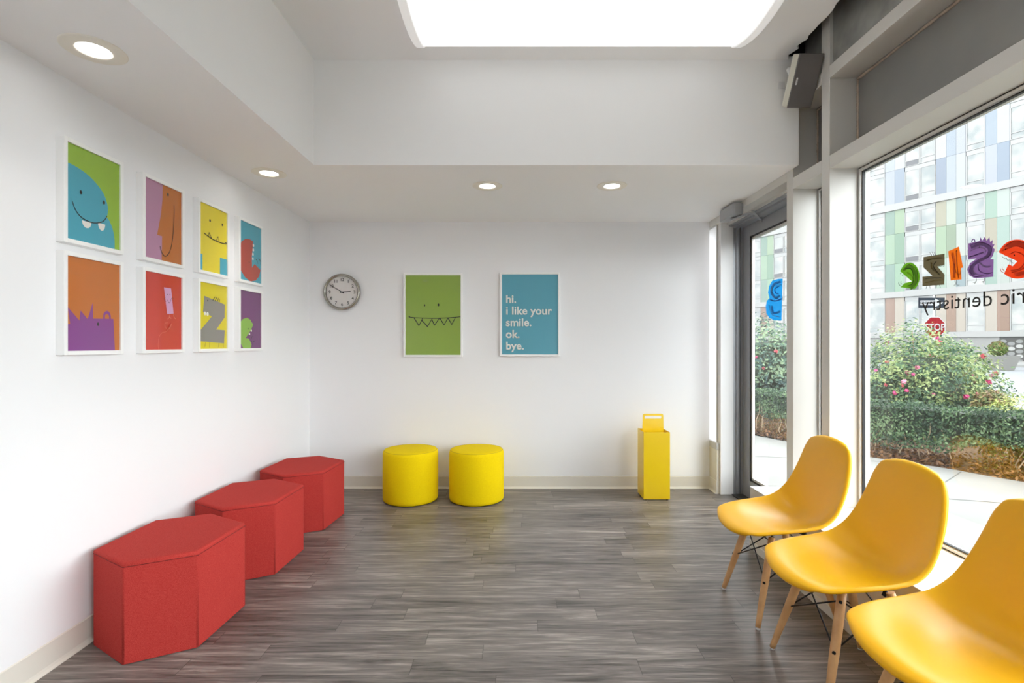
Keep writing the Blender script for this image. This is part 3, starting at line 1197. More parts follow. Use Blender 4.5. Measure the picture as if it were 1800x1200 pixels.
flat_bar(ar, (-.03, -.02, -.058), (.03, -.235, -.058), .024, .008)
flat_bar(ar, (.03, -.235, -.050), (.212, .03, -.050), .018, .007)
ar.tube([(-.03, -.02, -.06), (-.03, -.02, -.044)], .016, 14)
ar.tube([(.03, -.235, -.062), (.03, -.235, -.040)], .011, 12)
ar.tube([(.212, .03, -.06), (.212, .03, -.036)], .010, 12)
ar.build('arm', M_clo, dc)
MB().box((.208, .0, -.07), (.216, .06, -.03)).build('arm_shoe', M_clo, dc)

# ------------------------------------------------------------------ glass decals
XD = XG + 0.0135


def dec(points, X=XD, ox=1560, oy=380, s=5.4543):
    return [on_side(ox + a / s, oy + b_ / s, X) for a, b_ in points]


DM = {}


def dmat(c_):
    if c_ not in DM:
        DM[c_] = mat('decal_vinyl_' + c_, hx(c_, .6), .5)
        b0 = DM[c_].node_tree.nodes['Principled BSDF']
        # translucent vinyl lit by the daylight behind it
        b0.inputs['Base Color'].default_value = hx(c_, .6)
        nt = DM[c_].node_tree
        tr = nt.nodes.new('ShaderNodeBsdfTranslucent')
        tr.inputs['Color'].default_value = hx(c_, .5)
        mxs = nt.nodes.new('ShaderNodeMixShader')
        mxs.inputs[0].default_value = .5
        out = [n for n in nt.nodes if n.type == 'OUTPUT_MATERIAL'][0]
        nt.links.new(b0.outputs[0], mxs.inputs[1])
        nt.links.new(tr.outputs[0], mxs.inputs[2])
        nt.links.new(mxs.outputs[0], out.inputs[0])
    return DM[c_]


def decal(name, layers, label, X=XD, **kw):
    """each layer (colour, polygon or strip) in zoomed picture coordinates"""
    mb = MB()
    mats = []
    for k, (c_, shp) in enumerate(layers):
        m_ = dmat(c_)
        if m_ not in mats:
            mats.append(m_)
        mi = mats.index(m_)
        Xk = X - 0.0003 * k
        if shp[0] == 'strip':
            A = dec(shp[1], Xk, **kw)
            B = dec(shp[2], Xk, **kw)
            vs_ = []
            for a, b_ in zip(A, B):
                vs_ += [a, b_]
            mb.add(vs_, [(2 * i, 2 * i + 1, 2 * i + 3, 2 * i + 2) for i in range(len(A) - 1)], mi)
        else:
            q = dec(shp, Xk, **kw)
            mb.add(q, [tuple(range(len(q)))], mi)
    o = mb.build(name, mats)
    return tag(o, label, 'window sticker', 'letter creature stickers on the glass')


def arc(cx, cy, rx, ry, a0, a1, n=10):
    return [(cx + rx * math.cos(math.radians(a0 + (a1 - a0) * i / n)), cy + ry * math.sin(math.radians(a0 + (a1 - a0) * i / n))) for i in range(n + 1)]


BLK = '1a1512'
decal('letter_sticker', [
    ('5f9e0c', [(120, 525)] + arc(212, 580, 96, 137, 215, 420, 26) + [(125, 680), (165, 640), (205, 632), (235, 625)]),
    ('7fbe12', stroke([(150, 520), (210, 480), (265, 540), (270, 620), (215, 690)], 26)),
    ('3f7a08', stroke([(170, 500), (225, 505), (250, 570), (240, 640), (190, 670)], 9)),
    ('3f7a08', stroke([(200, 460), (270, 500), (292, 590), (265, 665), (220, 705)], 7)),
    ('9ed428', stroke([(185, 540), (225, 560), (245, 610)], 12)),
    (BLK, stroke([(130, 545), (122, 552)], 5)), (BLK, stroke([(150, 560), (140, 572)], 5)),
    (BLK, stroke([(125, 668), (108, 650), (110, 630)], 4)), (BLK, stroke([(140, 652), (128, 640), (132, 622)], 4))],
    'green round open-mouthed letter sticker on the big window, left of the grey Z')
decal('letter_sticker', [
    ('5d5238', [(345, 390), (548, 358), (548, 465), (480, 480), (548, 560), (545, 655), (335, 670), (335, 580), (430, 570), (345, 490)]),
    ('8a7b4a', stroke([(375, 425), (440, 405), (520, 400)], 14)), ('8a7b4a', stroke([(420, 440), (430, 500), (490, 550)], 16)),
    ('3f3826', stroke([(470, 430), (440, 480), (500, 560)], 9)), ('a08f52', stroke([(360, 640), (440, 620), (520, 605)], 9)),
    ('3f3826', stroke([(360, 600), (440, 590), (520, 590)], 7)),
    (BLK, stroke([(405, 345), (425, 378)], 4)), (BLK, stroke([(425, 338), (445, 375)], 4)), (BLK, stroke([(445, 342), (462, 372)], 4)),
    (BLK, stroke([(380, 665), (370, 695)], 4)), (BLK, stroke([(405, 665), (410, 692)], 4)), (BLK, stroke([(470, 660), (466, 688)], 4)), (BLK, stroke([(500, 658), (508, 684)], 4)),
    (BLK, stroke([(548, 470), (535, 478), (525, 470), (512, 482), (500, 475), (488, 486)], 4))],
    'olive grey letter Z creature sticker on the big window')
decal('letter_sticker', [
    ('e86a08', [(583, 335), (685, 290), (725, 490), (705, 497), (710, 605), (605, 615)]),
    ('ff8a1c', stroke([(620, 350), (640, 450), (640, 590)], 26)), ('c05205', stroke([(660, 330), (665, 450), (680, 590)], 9)),
    (BLK, ell(664, 331, 6, 7, 10)),
    ('6b2c06', stroke([(640, 455), (655, 530), (690, 558), (706, 520)], 5)),
    (BLK, stroke([(662, 612), (665, 655), (690, 660)], 4)), (BLK, stroke([(645, 612), (652, 650), (636, 662)], 4))],
    'orange letter I face-profile sticker on the big window')
spk = [(880, 238), (893, 200), (908, 232), (935, 195), (950, 235), (977, 198), (985, 248), (1010, 225), (1006, 270), (1028, 265), (1012, 300), (1030, 318), (1020, 345)]
decal('letter_sticker', [
    ('80598f', [(775, 260), (880, 238)] + spk[1:] + [(1010, 380), (985, 412), (1018, 412), (1015, 580), (900, 590), (830, 592), (785, 565), (765, 510), (790, 450), (855, 405), (770, 415)]),
    ('9a78b4', stroke([(800, 300), (900, 270), (975, 310), (960, 380), (890, 420), (830, 460), (800, 510), (840, 560)], 30)),
    ('5a3470', stroke([(790, 280), (890, 250), (990, 290), (985, 370), (930, 410)], 9)),
    ('b79bcb', stroke([(800, 330), (880, 300), (940, 320), (930, 360)], 10)), ('63407a', stroke([(785, 390), (850, 370), (920, 345)], 10)),
    ('63407a', stroke([(800, 470), (790, 530), (830, 575), (900, 575)], 8)), ('b79bcb', stroke([(830, 480), (825, 530), (870, 560), (940, 570)], 7)),
    ('b79bcb', stroke([(880, 440), (930, 480), (985, 480)], 16)), ('5a3470', stroke([(870, 460), (880, 520), (950, 550), (1000, 540)], 7)),
    ('5a3470', stroke([(808, 250), (812, 228), (825, 220), (836, 228), (838, 246)], 9)),
    (BLK, ell(881, 295, 6, 6, 10)),
    (BLK, stroke([(850, 590), (850, 625), (820, 635)], 4)), (BLK, stroke([(850, 620), (835, 648)], 4)), (BLK, stroke([(930, 590), (928, 620), (898, 630)], 4)), (BLK, stroke([(928, 615), (915, 640)], 4))],
    'purple spiky letter S creature sticker on the big window')
decal('letter_sticker', [
    ('e63c0c', arc(1245, 410, 190, 188, 200, 492, 34) + [(1108, 570), (1160, 460), (1200, 478), (1245, 432)]),
    ('c93208', stroke([(1100, 330), (1230, 285), (1330, 330), (1350, 430), (1300, 500), (1190, 540)], 10)),
    ('ff7a48', stroke([(1110, 310), (1220, 250), (1330, 270)], 9)),
    ('ff5a22', stroke([(1150, 300), (1250, 260), (1360, 320), (1385, 420), (1330, 530), (1220, 560)], 40)),
    ('b82c06', stroke([(1120, 290), (1240, 235), (1380, 300), (1415, 410), (1360, 540)], 8)),
    ('b82c06', stroke([(1180, 360), (1230, 340), (1300, 370), (1320, 430), (1270, 500), (1180, 520)], 8)),
    (BLK, ell(1133, 315, 7, 8, 10)), (BLK, ell(1216, 373, 7, 8, 10)),
    (BLK, stroke([(1098, 385), (1125, 405), (1140, 400), (1150, 420), (1180, 420), (1185, 440), (1212, 450)], 4)),
    ('b82c06', stroke([(1112, 540), (1090, 525), (1085, 500)], 5)), ('b82c06', stroke([(1120, 520), (1102, 505), (1100, 485)], 5))],
    'big red round open-mouthed letter sticker at the right of the window')
B0 = [(503, 598), (470, 600), (430, 612), (408, 650), (400, 695), (410, 735), (392, 755), (384, 795), (388, 840), (410, 875), (440, 890), (495, 893)]
decal('letter_sticker', [
    ('16a0ee', B0), ('45bdf6', stroke([(490, 620), (440, 640), (425, 690), (450, 730), (485, 720)], 18)),
    ('0b74c4', stroke([(480, 650), (450, 670), (455, 700), (475, 705)], 7)), ('7cc9f2', stroke([(495, 640), (430, 660), (435, 720), (470, 745)], 5)),
    ('0b74c4', stroke([(412, 745), (450, 755), (495, 740)], 9)), ('7cc9f2', stroke([(405, 780), (430, 850), (480, 868)], 6)), ('2fa5e6', stroke([(425, 790), (440, 840), (485, 830)], 14))],
    'blue letter B swirl sticker on the glass door', X=1.9705, ox=1250, oy=340, s=4.0)

M_vinyl = mat('black_vinyl', '#17120f', .5)
# mirrored words (seen from inside): text reads from the street
tx = text_obj('lettering_sticker', 'dentistry', .090, M_vinyl, (XD - .0005, 2.056, 1.456), (PI / 2, 0, PI / 2), None, ext=.0003, space=1.06)
wd_ = max(v.co.x for v in tx.data.vertices) - min(v.co.x for v in tx.data.vertices)
tx.scale = (.356 / wd_, 1, 1)
tag(tx, 'black mirrored word dentistry on the big window, below the letter stickers', 'window lettering')
t2 = text_obj('lettering_sticker', 'pediatric', .090, M_vinyl, (XD - .0005, 0, 1.456), (PI / 2, 0, PI / 2), None, ext=.0003, space=1.06)
w2_ = max(v.co.x for v in t2.data.vertices)
t2.scale = (.356 / wd_, 1, 1)
t2.location.y = 2.022 - w2_ * .356 / wd_
tag(t2, 'black mirrored word ending in ric, cut off at the right edge of the window', 'window lettering')

# ------------------------------------------------------------------ outdoors
def omat(name, c_, rough=.8, k=None, **kw):
    return mat(name, hx(c_, OUT if k is None else k), rough, **kw)


M_conc = mat('pale_concrete', hx('#ecebe4', OUT * 1.04), .85, vary=(hx('#e2e1da', OUT * 1.04), 2.5))
M_road = mat('grey_blue_asphalt', hx('#e3e7ec', OUT * .88), .8, vary=(hx('#d9dfe5', OUT * .88), 1.2))
M_soil = mat('mulch_soil', '#4b3a2e', .95, vary=('#6b5442', 30), bump=(40, .8, .02))
hedge_line = [(1.0, 12.6), (2.4, 10.0), (3.2, 8.2), (3.56, 7.30), (3.80, 6.70), (4.10, 6.05), (4.38, 5.72), (4.62, 5.40), (4.74, 5.12), (4.90, 4.86), (5.25, 4.25), (5.8, 3.3), (6.6, 2.0), (7.6, .4)]
# pavement up to the planting bed
pts = [(1.96, YN - 3, 0), (7.6, YN - 3, 0)] + [(a, b_, 0) for a, b_ in reversed(hedge_line)] + [(1.96, 12.6, 0)]
pts = [(a, b_, -.02) for a, b_, _ in pts]
mb = MB().prism(pts, (0, 0, -.1))
tag(mb.build('ground_pavement', M_conc), kind='structure')
jt = MB()
for a, b_ in (((1.96, 4.9), (4.9, 4.0)), ((1.96, 6.2), (4.2, 5.75)), ((2.1, 3.3), (4.6, 5.3)), ((1.96, 3.15), (5.8, 2.0)), ((1.96, 7.9), (3.3, 7.6))):
    d = Vector((b_[0] - a[0], b_[1] - a[1], 0)).normalized()
    n_ = Vector((-d.y, d.x, 0)) * .005
    A, B = Vector((a[0], a[1], -.0185)), Vector((b_[0], b_[1], -.0185))
    jt.prism([A - n_, B - n_, B + n_, A + n_], (0, 0, .0006))
tag(jt.build('ground_joints', mat('joint_sand_grey', hx('#a9a9a3', OUT), .9)), kind='structure')
# planting bed and street
bed = [(a, b_, -.03) for a, b_ in hedge_line] + [(12, 3.0, -.03), (10.5, 7.5, -.03), (8.6, 9.8, -.03), (6.0, 13.5, -.03), (2.6, 15.5, -.03)]
tag(MB().prism(bed, (0, 0, -.25)).build('ground_bed', M_soil), kind='structure')
tag(MB().box((-60, -30, -.42), (90, 90, -.32)).build('ground_street', M_road), kind='structure')

# ---- leafy plants
LEAF = 0.5
def leaf_mats(name, cols_):
    out = []
    for i, c_ in enumerate(cols_):
        m_ = mat(name + '_leaf_tone_%d' % i, hx(c_, LEAF), .5, spec=.25)
        nt = m_.node_tree
        b0 = nt.nodes['Principled BSDF']
        tr = nt.nodes.new('ShaderNodeBsdfTranslucent')
        tr.inputs['Color'].default_value = hx(c_, LEAF)
        mxs = nt.nodes.new('ShaderNodeMixShader')
        mxs.inputs[0].default_value = .3
        o_ = [n for n in nt.nodes if n.type == 'OUTPUT_MATERIAL'][0]
        nt.links.new(b0.outputs[0], mxs.inputs[1])
        nt.links.new(tr.outputs[0], mxs.inputs[2])
        nt.links.new(mxs.outputs[0], o_.inputs[0])
        out.append(m_)
    return out


def leaf(mb, p, size, rnd, mi, outward=None):
    d = Vector((rnd.gauss(0, 1), rnd.gauss(0, 1), rnd.gauss(0, .7)))
    if outward is not None:
        d = d * .55 + outward
    d.normalize()
    s_ = d.cross(Vector((rnd.gauss(0, 1), rnd.gauss(0, 1), rnd.gauss(0, 1)))).normalized()
    up = d.cross(s_).normalized()
    a = p - up * size
    b_ = p + up * size
    l = p - s_ * size * .5 + d * size * .12
    r = p + s_ * size * .5 + d * size * .12
    mb.add([a, r, b_, l], [(0, 1, 2), (0, 2, 3)], mi)


def along(line, t):
    L_ = [math.dist(line[i], line[i + 1]) for i in range(len(line) - 1)]
    tot = sum(L_)
    s_ = t * tot
    for i, l in enumerate(L_):
        if s_ <= l or i == len(L_) - 1:
            f = s_ / l
            a, b_ = line[i], line[i + 1]
            x, y_ = a[0] + (b_[0] - a[0]) * f, a[1] + (b_[1] - a[1]) * f
            dx, dy = (b_[0] - a[0]) / l, (b_[1] - a[1]) / l
            return x, y_, dx, dy
        s_ -= l


def hedge(name, line, z0, z1, depth, off, nleaf, cols_, label, seed, size=.017, bottom=None):
    rnd = random.Random(seed)
    t = thing(name, (0, 0, 0), label, 'hedge')
    tot = sum(math.dist(line[i], line[i + 1]) for i in range(len(line) - 1))
    mb = MB()
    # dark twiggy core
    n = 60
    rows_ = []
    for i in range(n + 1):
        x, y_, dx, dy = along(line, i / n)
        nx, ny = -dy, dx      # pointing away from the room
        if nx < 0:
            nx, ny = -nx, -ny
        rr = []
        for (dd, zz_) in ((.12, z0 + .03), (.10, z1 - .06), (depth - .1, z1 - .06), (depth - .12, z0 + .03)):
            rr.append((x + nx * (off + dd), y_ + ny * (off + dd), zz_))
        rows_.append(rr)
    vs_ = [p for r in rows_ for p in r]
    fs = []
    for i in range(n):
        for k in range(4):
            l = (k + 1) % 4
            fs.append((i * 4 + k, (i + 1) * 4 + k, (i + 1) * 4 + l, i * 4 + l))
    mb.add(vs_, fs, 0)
    k = 0
    while k < nleaf:
        x, y_, dx, dy = along(line, rnd.random())
        nx, ny = -dy, dx
        if nx < 0:
            nx, ny = -nx, -ny
        if rnd.random() < .62:
            dd = rnd.uniform(0, .10)
            low = z0 + .07 * mnoise.noise(Vector((x * 2.2, y_ * 2.2, 0))) if bottom is None else bottom(x, y_)
            zz_ = rnd.uniform(low, z1)
            o_ = Vector((-nx, -ny, .35))
        else:
            dd = rnd.uniform(0, depth)
            zz_ = z1 - rnd.uniform(0, .07)
            o_ = Vector((0, 0, 1))
        bumpy = .045 * mnoise.noise(Vector((x * 6, y_ * 6, zz_ * 6)))
        dd += bumpy
        zz_ += .035 * mnoise.noise(Vector((x * 5, y_ * 5, 3)))
        p_ = Vector((x + nx * (off + dd), y_ + ny * (off + dd), zz_))
        tone = mnoise.noise(Vector((x * 3, y_ * 3, zz_ * 5))) + rnd.gauss(0, .35)
        mi = 1 if tone < -.15 else (2 if tone < .25 else 3)
        leaf(mb, p_, size * rnd.uniform(.7, 1.3), rnd, mi, o_)
        k += 1
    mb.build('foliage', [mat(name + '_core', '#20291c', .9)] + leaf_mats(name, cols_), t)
    st = MB()
    for _ in range(int(tot * 9)):
        x, y_, dx, dy = along(line, rnd.random())
        nx, ny = -dy, dx
        if nx < 0:
            nx, ny = -nx, -ny
        d0_ = off + rnd.uniform(.05, .35)
        p_ = Vector((x + nx * d0_, y_ + ny * d0_, -.03))
        P = [p_.copy()]
        for q_ in range(4):
            p_ = p_ + Vector((rnd.gauss(0, .03), rnd.gauss(0, .03), (z0 + .15) / 4 + .01))
            P.append(p_.copy())
        st.tube(P, [rnd.uniform(.004, .008)] * 3 + [.004, .003], 5)
    st.build('stems', mat(name + '_bark', '#a28d74', .9), t)
    return t


greens = ['2c4a30', '47693f', '7c9a63']
hedge('hedge', hedge_line, .27, .62, .62, .06, 42000, ['35503a', '55764e', '8ba878'],
      'long clipped green hedge along the pavement outside the window', 11,
      bottom=lambda x, y: .13 + .13 * min(1, max(0, abs(y - 5.75) - .25) / .35) + .05 * mnoise.noise(Vector((x * 3, y * 3, 0))))
# sparse low twigs and dry leaves in front of the hedge foot
rnd = random.Random(21)
lt = MB()
lc = leaf_mats('litter', ['8a5f3c', 'b07d4e', '6f4a35'])
for _ in range(9000):
    x, y_, dx, dy = along(hedge_line[1:11], rnd.random())
    nx, ny = -dy, dx
    if nx < 0:
        nx, ny = -nx, -ny
    d0_ = rnd.uniform(.0, .75)
    leaf(lt, Vector((x + nx * d0_, y_ + ny * d0_, -.02 + rnd.random() ** 2 * .10)), rnd.uniform(.012, .035), rnd, rnd.randrange(3), Vector((0, 0, 1)))
tag(lt.build('leaf_litter', lc), 'brown fallen leaves scattered under the hedge', 'fallen leaves', kind='stuff')
tg = MB()
for _ in range(9000):
    x, y_, dx, dy = along(hedge_line[1:11], rnd.random())
    if abs(y_ - 5.75) < .42:
        continue
    nx, ny = -dy, dx
    if nx < 0:
        nx, ny = -nx, -ny
    d0_ = rnd.uniform(.08, .4)
    leaf(tg, Vector((x + nx * d0_, y_ + ny * d0_, rnd.uniform(.0, .30))), rnd.uniform(.008, .018), rnd, rnd.randrange(3), Vector((-nx, -ny, .2)))
tag(tg.build('dry_underbrush', leaf_mats('underbrush', ['a0713c', '8a8a4a', 'c08a50'])), 'dry brown and olive twigs filling the base of the long hedge', 'underbrush', kind='stuff')
back_line = [(4.2, 12.0), (4.6, 9.9), (5.1, 8.5), (5.5, 7.7)]
hedge('hedge', back_line, .1, .78, .7, 0.0, 9000, ['3b5744', '5f7c5c', '93aa86'],
      'second lower grey-green hedge behind the long one, in front of the roses', 12, size=.026)


def bush(name, c_, r, n, cols_, label, seed, size=.03, cat='bush', group=None, flowers=0, fcols=(), stems=14, loose=.25):
    rnd = random.Random(seed)
    t = thing(name, (c_[0], c_[1], -.03), label, cat, group)
    mb = MB()
    cz = c_[2] + .03
    mb2 = MB()
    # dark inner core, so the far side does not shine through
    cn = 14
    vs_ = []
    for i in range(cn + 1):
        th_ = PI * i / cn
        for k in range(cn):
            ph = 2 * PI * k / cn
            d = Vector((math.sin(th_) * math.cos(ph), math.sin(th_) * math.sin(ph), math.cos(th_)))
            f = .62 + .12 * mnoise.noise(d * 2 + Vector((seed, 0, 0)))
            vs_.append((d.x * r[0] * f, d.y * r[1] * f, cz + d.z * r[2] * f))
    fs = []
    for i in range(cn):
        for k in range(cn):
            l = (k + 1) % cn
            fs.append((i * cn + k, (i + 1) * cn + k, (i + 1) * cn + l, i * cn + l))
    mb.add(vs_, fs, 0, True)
    for _ in range(n):
        d = Vector((rnd.gauss(0, 1), rnd.gauss(0, 1), rnd.gauss(0, 1))).normalized()
        f = 1 + .22 * mnoise.noise(d * 2.6 + Vector((seed * 1.7, 0, 0))) - rnd.random() ** 2 * .38 + max(0, rnd.gauss(0, loose * .25))
        p_ = Vector((d.x * r[0] * f, d.y * r[1] * f, cz + d.z * r[2] * f))
        if p_.z < .03:
            continue
        tone = mnoise.noise(d * 3.5 + Vector((0, seed, 0))) + rnd.gauss(0, .35) + d.z * .25
        mi = 1 if tone < -.12 else (2 if tone < .28 else 3)
        leaf(mb, p_, size * rnd.uniform(.6, 1.3), rnd, mi, d + Vector((0, 0, .4)))
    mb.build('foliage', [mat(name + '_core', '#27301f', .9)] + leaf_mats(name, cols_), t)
    st = MB()
    for _ in range(stems):
        a = rnd.uniform(0, 2 * PI)
        e = Vector((math.cos(a) * r[0] * rnd.uniform(.2, .9), math.sin(a) * r[1] * rnd.uniform(.2, .9), cz + r[2] * rnd.uniform(.2, 1.08)))
        st.tube([(rnd.gauss(0, .06), rnd.gauss(0, .06), .0), e * .5 + Vector((0, 0, .05)), e], [.012, .007, .003], 5)
    st.build('stems', mat(name + '_bark', '#7d6c52', .9), t)
    for k in range(flowers):
        d = Vector((rnd.gauss(0, 1) - .4, rnd.gauss(0, 1) - .9, abs(rnd.gauss(0, .8)))).normalized()
        p_ = Vector((d.x * r[0], d.y * r[1], cz + d.z * r[2])) * 1.0
        fm = MB()
        s_ = rnd.uniform(.022, .045)
        for q_ in range(14):
            dd = Vector((rnd.gauss(0, 1), rnd.gauss(0, 1), rnd.gauss(0, 1))).normalized()
            leaf(fm, p_ + dd * s_ * .5, s_ * .75, rnd, 0, dd)
        fm.build('flower', mat('rose_petal', hx(rnd.choice(fcols), .6), .6, spec=.2), t)
    return t


rc = ['4f7358', '7d9c66', 'b3c58c']
pk = ['e4689c', 'e0558a', 'f0a0b8', 'dd6570']
bush('rose_bush', (5.70, 7.25, .56), (.95, .75, .92), 17000, ['48664f', '6f8f62', 'a8b978'], 'big flowering rose bush with pink blooms filling the left of the big window', 31, .026, 'rose bush', 'rose bushes', 22, pk)
bush('rose_bush', (6.62, 7.95, .48), (.55, .6, .82), 9000, ['5a7a50', '86a566', 'b9cb84'], 'smaller rose bush with yellow-green leaves, right of the big rose bush', 32, .026, 'rose bush', 'rose bushes', 14, pk)
bush('rose_bush', (4.55, 9.3, .75), (.85, .8, .95), 7000, ['4d6b66', '6f8f78', '9cb58c'], 'rose bush with bluish leaves seen through the glass door', 33, .036, 'rose bush', 'rose bushes', 12, pk)
bush('shrub', (5.78, 6.22, .54), (.19, .19, .20), 2200, ['8a6a4a', '9c9056', '6f7f4a'], 'small round rust-brown shrub behind the hedge, right of the roses', 34, .02, 'shrub')
for i, (a, b_) in enumerate([(5.62, 5.72), (6.0, 5.35), (6.45, 5.0)]):
    bush('ground_cover_shrub', (a, b_, .34), (.42, .40, .36), 3400, ['9fae52', 'b9c766', 'd3dc8a'],
         ['low yellow-green shrub behind the hedge, leftmost of three', 'low yellow-green shrub behind the hedge, middle of three', 'low yellow-green shrub behind the hedge, rightmost of three'][i],
         40 + i, .018, 'shrub', 'yellow-green shrubs behind the hedge')

# ---- signs
SY = 18.0
so = px(1643, 575, SY)
sg = thing('street_sign', (so[0], SY, -.32), 'red octagonal stop sign under a black one-way arrow sign on a post', 'street sign')
M_sgrey = mat('galvanised_post', '#9a9c9c', .5, metal=.5)
MB().tube([(0, .03, 0), (0, .03, 3.35)], .03, 10).build('post', M_sgrey, sg)
oc = .40
zc_ = so[2] + .32
octo = [(oc * math.cos(math.radians(22.5 + 45 * i)), oc * math.sin(math.radians(22.5 + 45 * i))) for i in range(8)]
M_sw = mat('sign_white', (0.22, 0.22, 0.22, 1), .6, spec=.05)
M_sr = mat('sign_red', hx('#dc2834', .17), .6, spec=.05)
M_sb = mat('sign_black', hx('#3a3e4a', .25), .6, spec=.05)
plt = MB().prism([(a, 0, zc_ + b_) for a, b_ in octo], (0, .01, 0)).build('stop_plate', M_sw, sg)
MB().prism([(a * .93, -.004, zc_ + b_ * .93) for a, b_ in octo], (0, .003, 0)).build('red_field', M_sr, plt)
text_obj('stop_lettering', 'STOP', .34, M_sw, (0, -.014, zc_ - .115), (PI / 2, 0, 0), sg, offset=.006, align='CENTER', ext=.001, sx=.86)
ow = px(1637.5, 532, SY)
ox_, oz_ = ow[0] - so[0], ow[2] + .32
ws, hs = .46, .18
ob = MB().box((ox_ - ws, -.005, oz_ - hs), (ox_ + ws, .008, oz_ + hs)).build('one_way_plate', M_sb, sg)
aw = MB()
arr = [(-.40, -.085), (.12, -.085), (.12, -.15), (.41, 0), (.12, .15), (.12, .085), (-.40, .085)]
aw.prism([(ox_ + a, -.009, oz_ + b_) for a, b_ in arr], (0, .003, 0))
aw.build('arrow', M_sw, ob)
text_obj('one_way_lettering', 'ONE WAY', .12, M_sb, (ox_ - .13, -.0125, oz_ - .042), (PI / 2, 0, 0), sg, offset=.001, align='CENTER', ext=.001, sx=.95)

# ---- building across the street
P0 = Vector((40.48, 46.0, 0))
dv = Vector((-0.4914, 0.8709, 0)).normalized()
nv_ = Vector((-dv.y, dv.x, 0))           # towards us or away
if nv_.dot(Vector((-1, -1, 0))) < 0:
    nv_ = -nv_
bd = thing('apartment_building', (P0.x, P0.y, -.32), 'tall apartment block with green, blue and white panels across the street', 'building')


def FP(s_, z, out=0.0):
    v = dv * s_ + nv_ * out
    return (v.x, v.y, z + .32)


pattern = [  # (s0, s1, kind) from left (large s) to right, one period = 13.85 m
    (9.65, 6.58, 'W'), (6.58, 5.72, 'a'), (5.72, 4.88, 'b'), (4.88, 2.33, 'W'), (2.33, 1.53, 'c'), (1.53, .80, 'd'), (.80, .10, 'e'),
    (.10, -1.27, 'w'), (-1.27, -2.05, 'f'), (-2.05, -2.88, 'g'), (-2.88, -4.20, 'w')]
PER = 13.85
levels = [(24.9, 28.0), (21.75, 24.9), (18.62, 21.75), (15.28, 18.62), (12.27, 14.62), (9.30, 12.27), (6.52, 9.30), (2.45, 5.95)]
pal = {
    'a': ['eef2f8', 'd5e0ee', 'e6edf6', 'dfe6f2', 'a9ccb8', 'c4e6c2', 'a9ccbb', 'cfa58e'],
    'b': ['d5e0ee', 'f3f6fa', 'f6f9fc', 'c0cfe2', 'c9e6bd', 'a6cfae', 'bfe8c4', 'f8e9d6'],
    'c': ['f3f6fa', 'dbe5f0', 'f6f9fc', 'b0bfd6', 'dcd6b8', 'c9e6bd', 'd9efd9', 'f8e9d6'],
    'd': ['d5e0ee', 'f0f3f9', 'cddbea', 'dde7f3', 'ecf6e4', 'b0c8a4', 'eef6ea', 'd4a98d'],
    'e': ['f3f6fa', 'd5e0ee', 'e4e9f5', 'f0f5fa', 'bcd8d4', 'f0f8ec', 'b4cbd0', 'f8e9d6'],
    'f': ['e4e9f5', 'f0f5fa', 'c8d8e8', 'e0e6f3', 'c4e6d0', 'ddd3b8', 'bfe0cf', 'f8ead8'],
    'g': ['f3f6fa', 'd5e0ee', 'f3f6fb', 'b7c9df', 'eefaf0', 'cdeadb', 'eaf4ea', 'cda188']}
fm_ = {}
cl = MB()
cmats = []


def cm(c_, k=OUT):
    key = (c_, k)
    if key not in fm_:
        fm_[key] = mat('facade_' + c_, hx(c_, k), .45)
        cmats.append(fm_[key])
    return cmats.index(fm_[key])


def fbox(mb, s0, s1, z0, z1, o0, o1, mi=0):
    a = [FP(s0, z0, o0), FP(s1, z0, o0), FP(s1, z0, o1), FP(s0, z0, o1)]
    mb.prism(a, (0, 0, z1 - z0), mi)


wi = cm('f6f5f2')
Smin, Smax = -4.20 - PER, 9.65 + PER * 2
fbox(cl, Smax, Smin, -.32, 28.5, -.15, -6.0, cm('efefec'))
M_wfr = mat('facade_window_frame', hx('f4f4f2', OUT), .4)
M_wgl = mat('facade_window_glass', hx('a3b1b2', OUT), .12, coat=.6, vary=(hx('f4f1e8', OUT), .7))  # cream and grey patches paint reflections into the pane colour
M_grl = mat('facade_grille', hx('8f9096', OUT), .5)
for rep in range(-1, 3):
    for s0, s1, kd in pattern:
        a, b_ = s0 + rep * PER, s1 + rep * PER
        for li, (z0, z1) in enumerate(levels):
            if kd in pal:
                fbox(cl, a - .006, b_ + .006, z0 + .008, z1 - .008, -.15, 0, cm(pal[kd][li]))
            else:
                if li < 2 or rep < 0:
                    fbox(cl, a, b_, z0, z1, -.15, -.02, wi)
                    if rep < 0 or li < 1:
                        continue
                nl = 2 if kd == 'W' else 1
                wdw = MB()
                pn = MB()
                fbox(wdw, a - .04, b_ + .04, z1 - .42, z1 - .02, -.10, -.01)       # white head panel
                step = (b_ - a) / nl
                for q_ in range(nl):
                    u0, u1 = a + step * q_, a + step * (q_ + 1)
                    fbox(wdw, u0 - .02, u0 - .09, z0, z1 - .42, -.12, .02)
                    fbox(wdw, u1 + .09, u1 + .02, z0, z1 - .42, -.12, .02)
                    fbox(wdw, u0 - .09, u1 + .09, z0 + .52, z0 + .60, -.12, .01)
                    fbox(wdw, u0 - .09, u1 + .09, z0, z0 + .06, -.12, .02)
                    fbox(pn, u0 - .09, u1 + .09, z0 + .6, z1 - .42, -.12, -.04)
                    fbox(pn, u0 - .09, u1 + .09, z0 + .06, z0 + .52, -.12, -.04)
                wo = wdw.build('window', M_wfr, bd)
                pn.build('pane', M_wgl, wo)
                if kd == 'W' and li < 7:
                    gr = MB()
                    fbox(gr, a - .15, a + step + .15, z0 + .08, z0 + .50, -.04, .005)
                    gr.build('vent_grille', M_grl, wo)
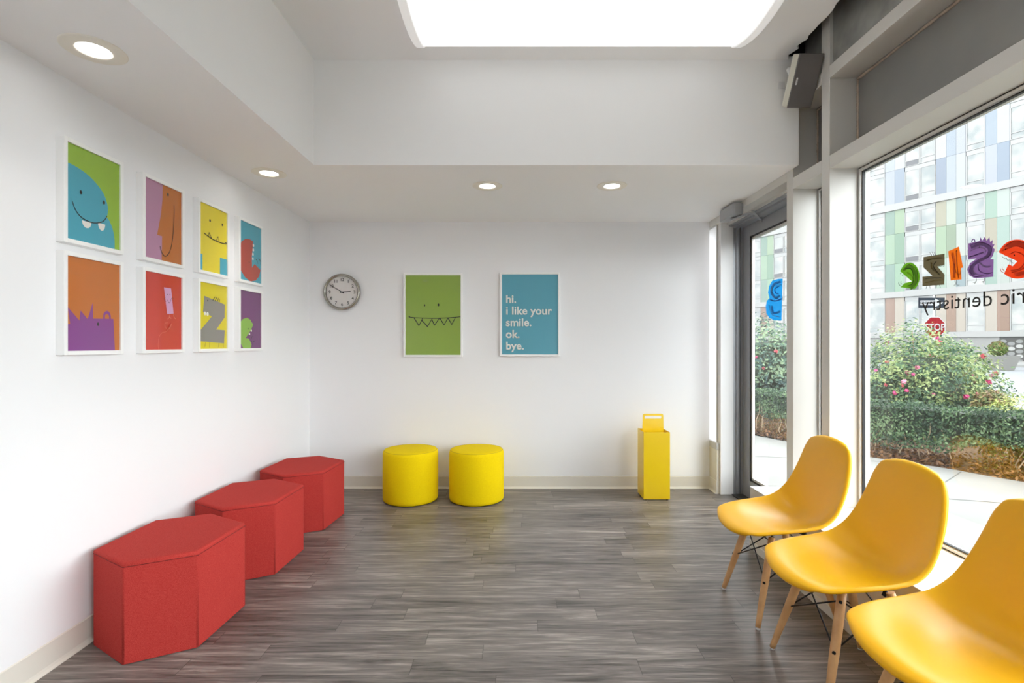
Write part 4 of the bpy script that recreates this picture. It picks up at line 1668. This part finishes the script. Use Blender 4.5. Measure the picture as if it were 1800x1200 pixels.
for z0, z1 in ((14.62, 15.28), (5.95, 6.52), (1.95, 2.45), (28.0, 28.6)):
    fbox(cl, Smax, Smin, z0, z1, -.1, .12, wi)
fbox(cl, Smax, -2.2, -.32, 1.95, -.1, -.02, cm('d9d8d4'))
fbox(cl, -2.2, Smin, -.32, 1.95, -.1, -.05, cm('5a5554'))
cl.build('cladding', cmats, bd)
dt = MB()
rnd = random.Random(5)
for i in range(26):
    s_ = -2.45 - i * .52
    for k in range(5):
        z = 1.55 - k * .42 - (.2 if i % 2 else 0)
        r_ = .19
        c0 = Vector(FP(s_, z, -.045))
        mi = 1 if rnd.random() < .35 else 0
        pts = [c0 + dv * r_ * 1.25 * math.cos(2 * PI * q_ / 16) + Vector((0, 0, r_ * .85 * math.sin(2 * PI * q_ / 16))) for q_ in range(16)]
        dt.prism(pts, nv_ * .02, mi)
dt.build('disc_screen', [mat('grey_disc', hx('c9cac9', OUT), .5), mat('white_disc', hx('fbfbf6', OUT * 1.1), .5)], bd)
pvm = MB()
fbox(pvm, Smax, Smin, -.32, -.14, .0, 9.0)
tag(pvm.build('ground_far_pavement', mat('far_pavement', hx('eeeeea', OUT), .8)), kind='structure')
o = bpy.data.objects['ground_far_pavement']
o.location = (P0.x, P0.y, -.32)

# planter with clipped evergreen on the far pavement
pc = px(1754, 650, 32.0)
pt = thing('planter', (pc[0], 32.0, -.32), 'large tapered grey planter across the street below the green panels', 'planter')
a0, a1, ph_ = .52, .74, .92
PP = [[(s1 * a, s2 * a, z) for s1, s2 in ((-1, -1), (1, -1), (1, 1), (-1, 1))] for a, z in ((a0, 0.0), (a1, ph_), (a1 - .07, ph_), (a1 - .1, ph_ - .12))]
pb = MB()
vs_ = [p_ for r in PP for p_ in r]
fs = [(3, 2, 1, 0), (12, 13, 14, 15)]
for i in range(3):
    for k in range(4):
        l = (k + 1) % 4
        fs.append((i * 4 + k, i * 4 + l, (i + 1) * 4 + l, (i + 1) * 4 + k))
pb.add(vs_, fs)
pb.build('pot', mat('grey_planter', hx('d4d3cc', OUT), .7), pt)
bush('evergreen_shrub', (pc[0], 32.0, 1.05), (.44, .44, .46), 2600, ['5f7a3c', '7a8f4a', '8a6f4a'], 'rounded evergreen shrub growing in the grey planter', 51, .06, 'shrub', stems=4, loose=.05)
bpy.data.objects['evergreen_shrub'].location.z = -.05
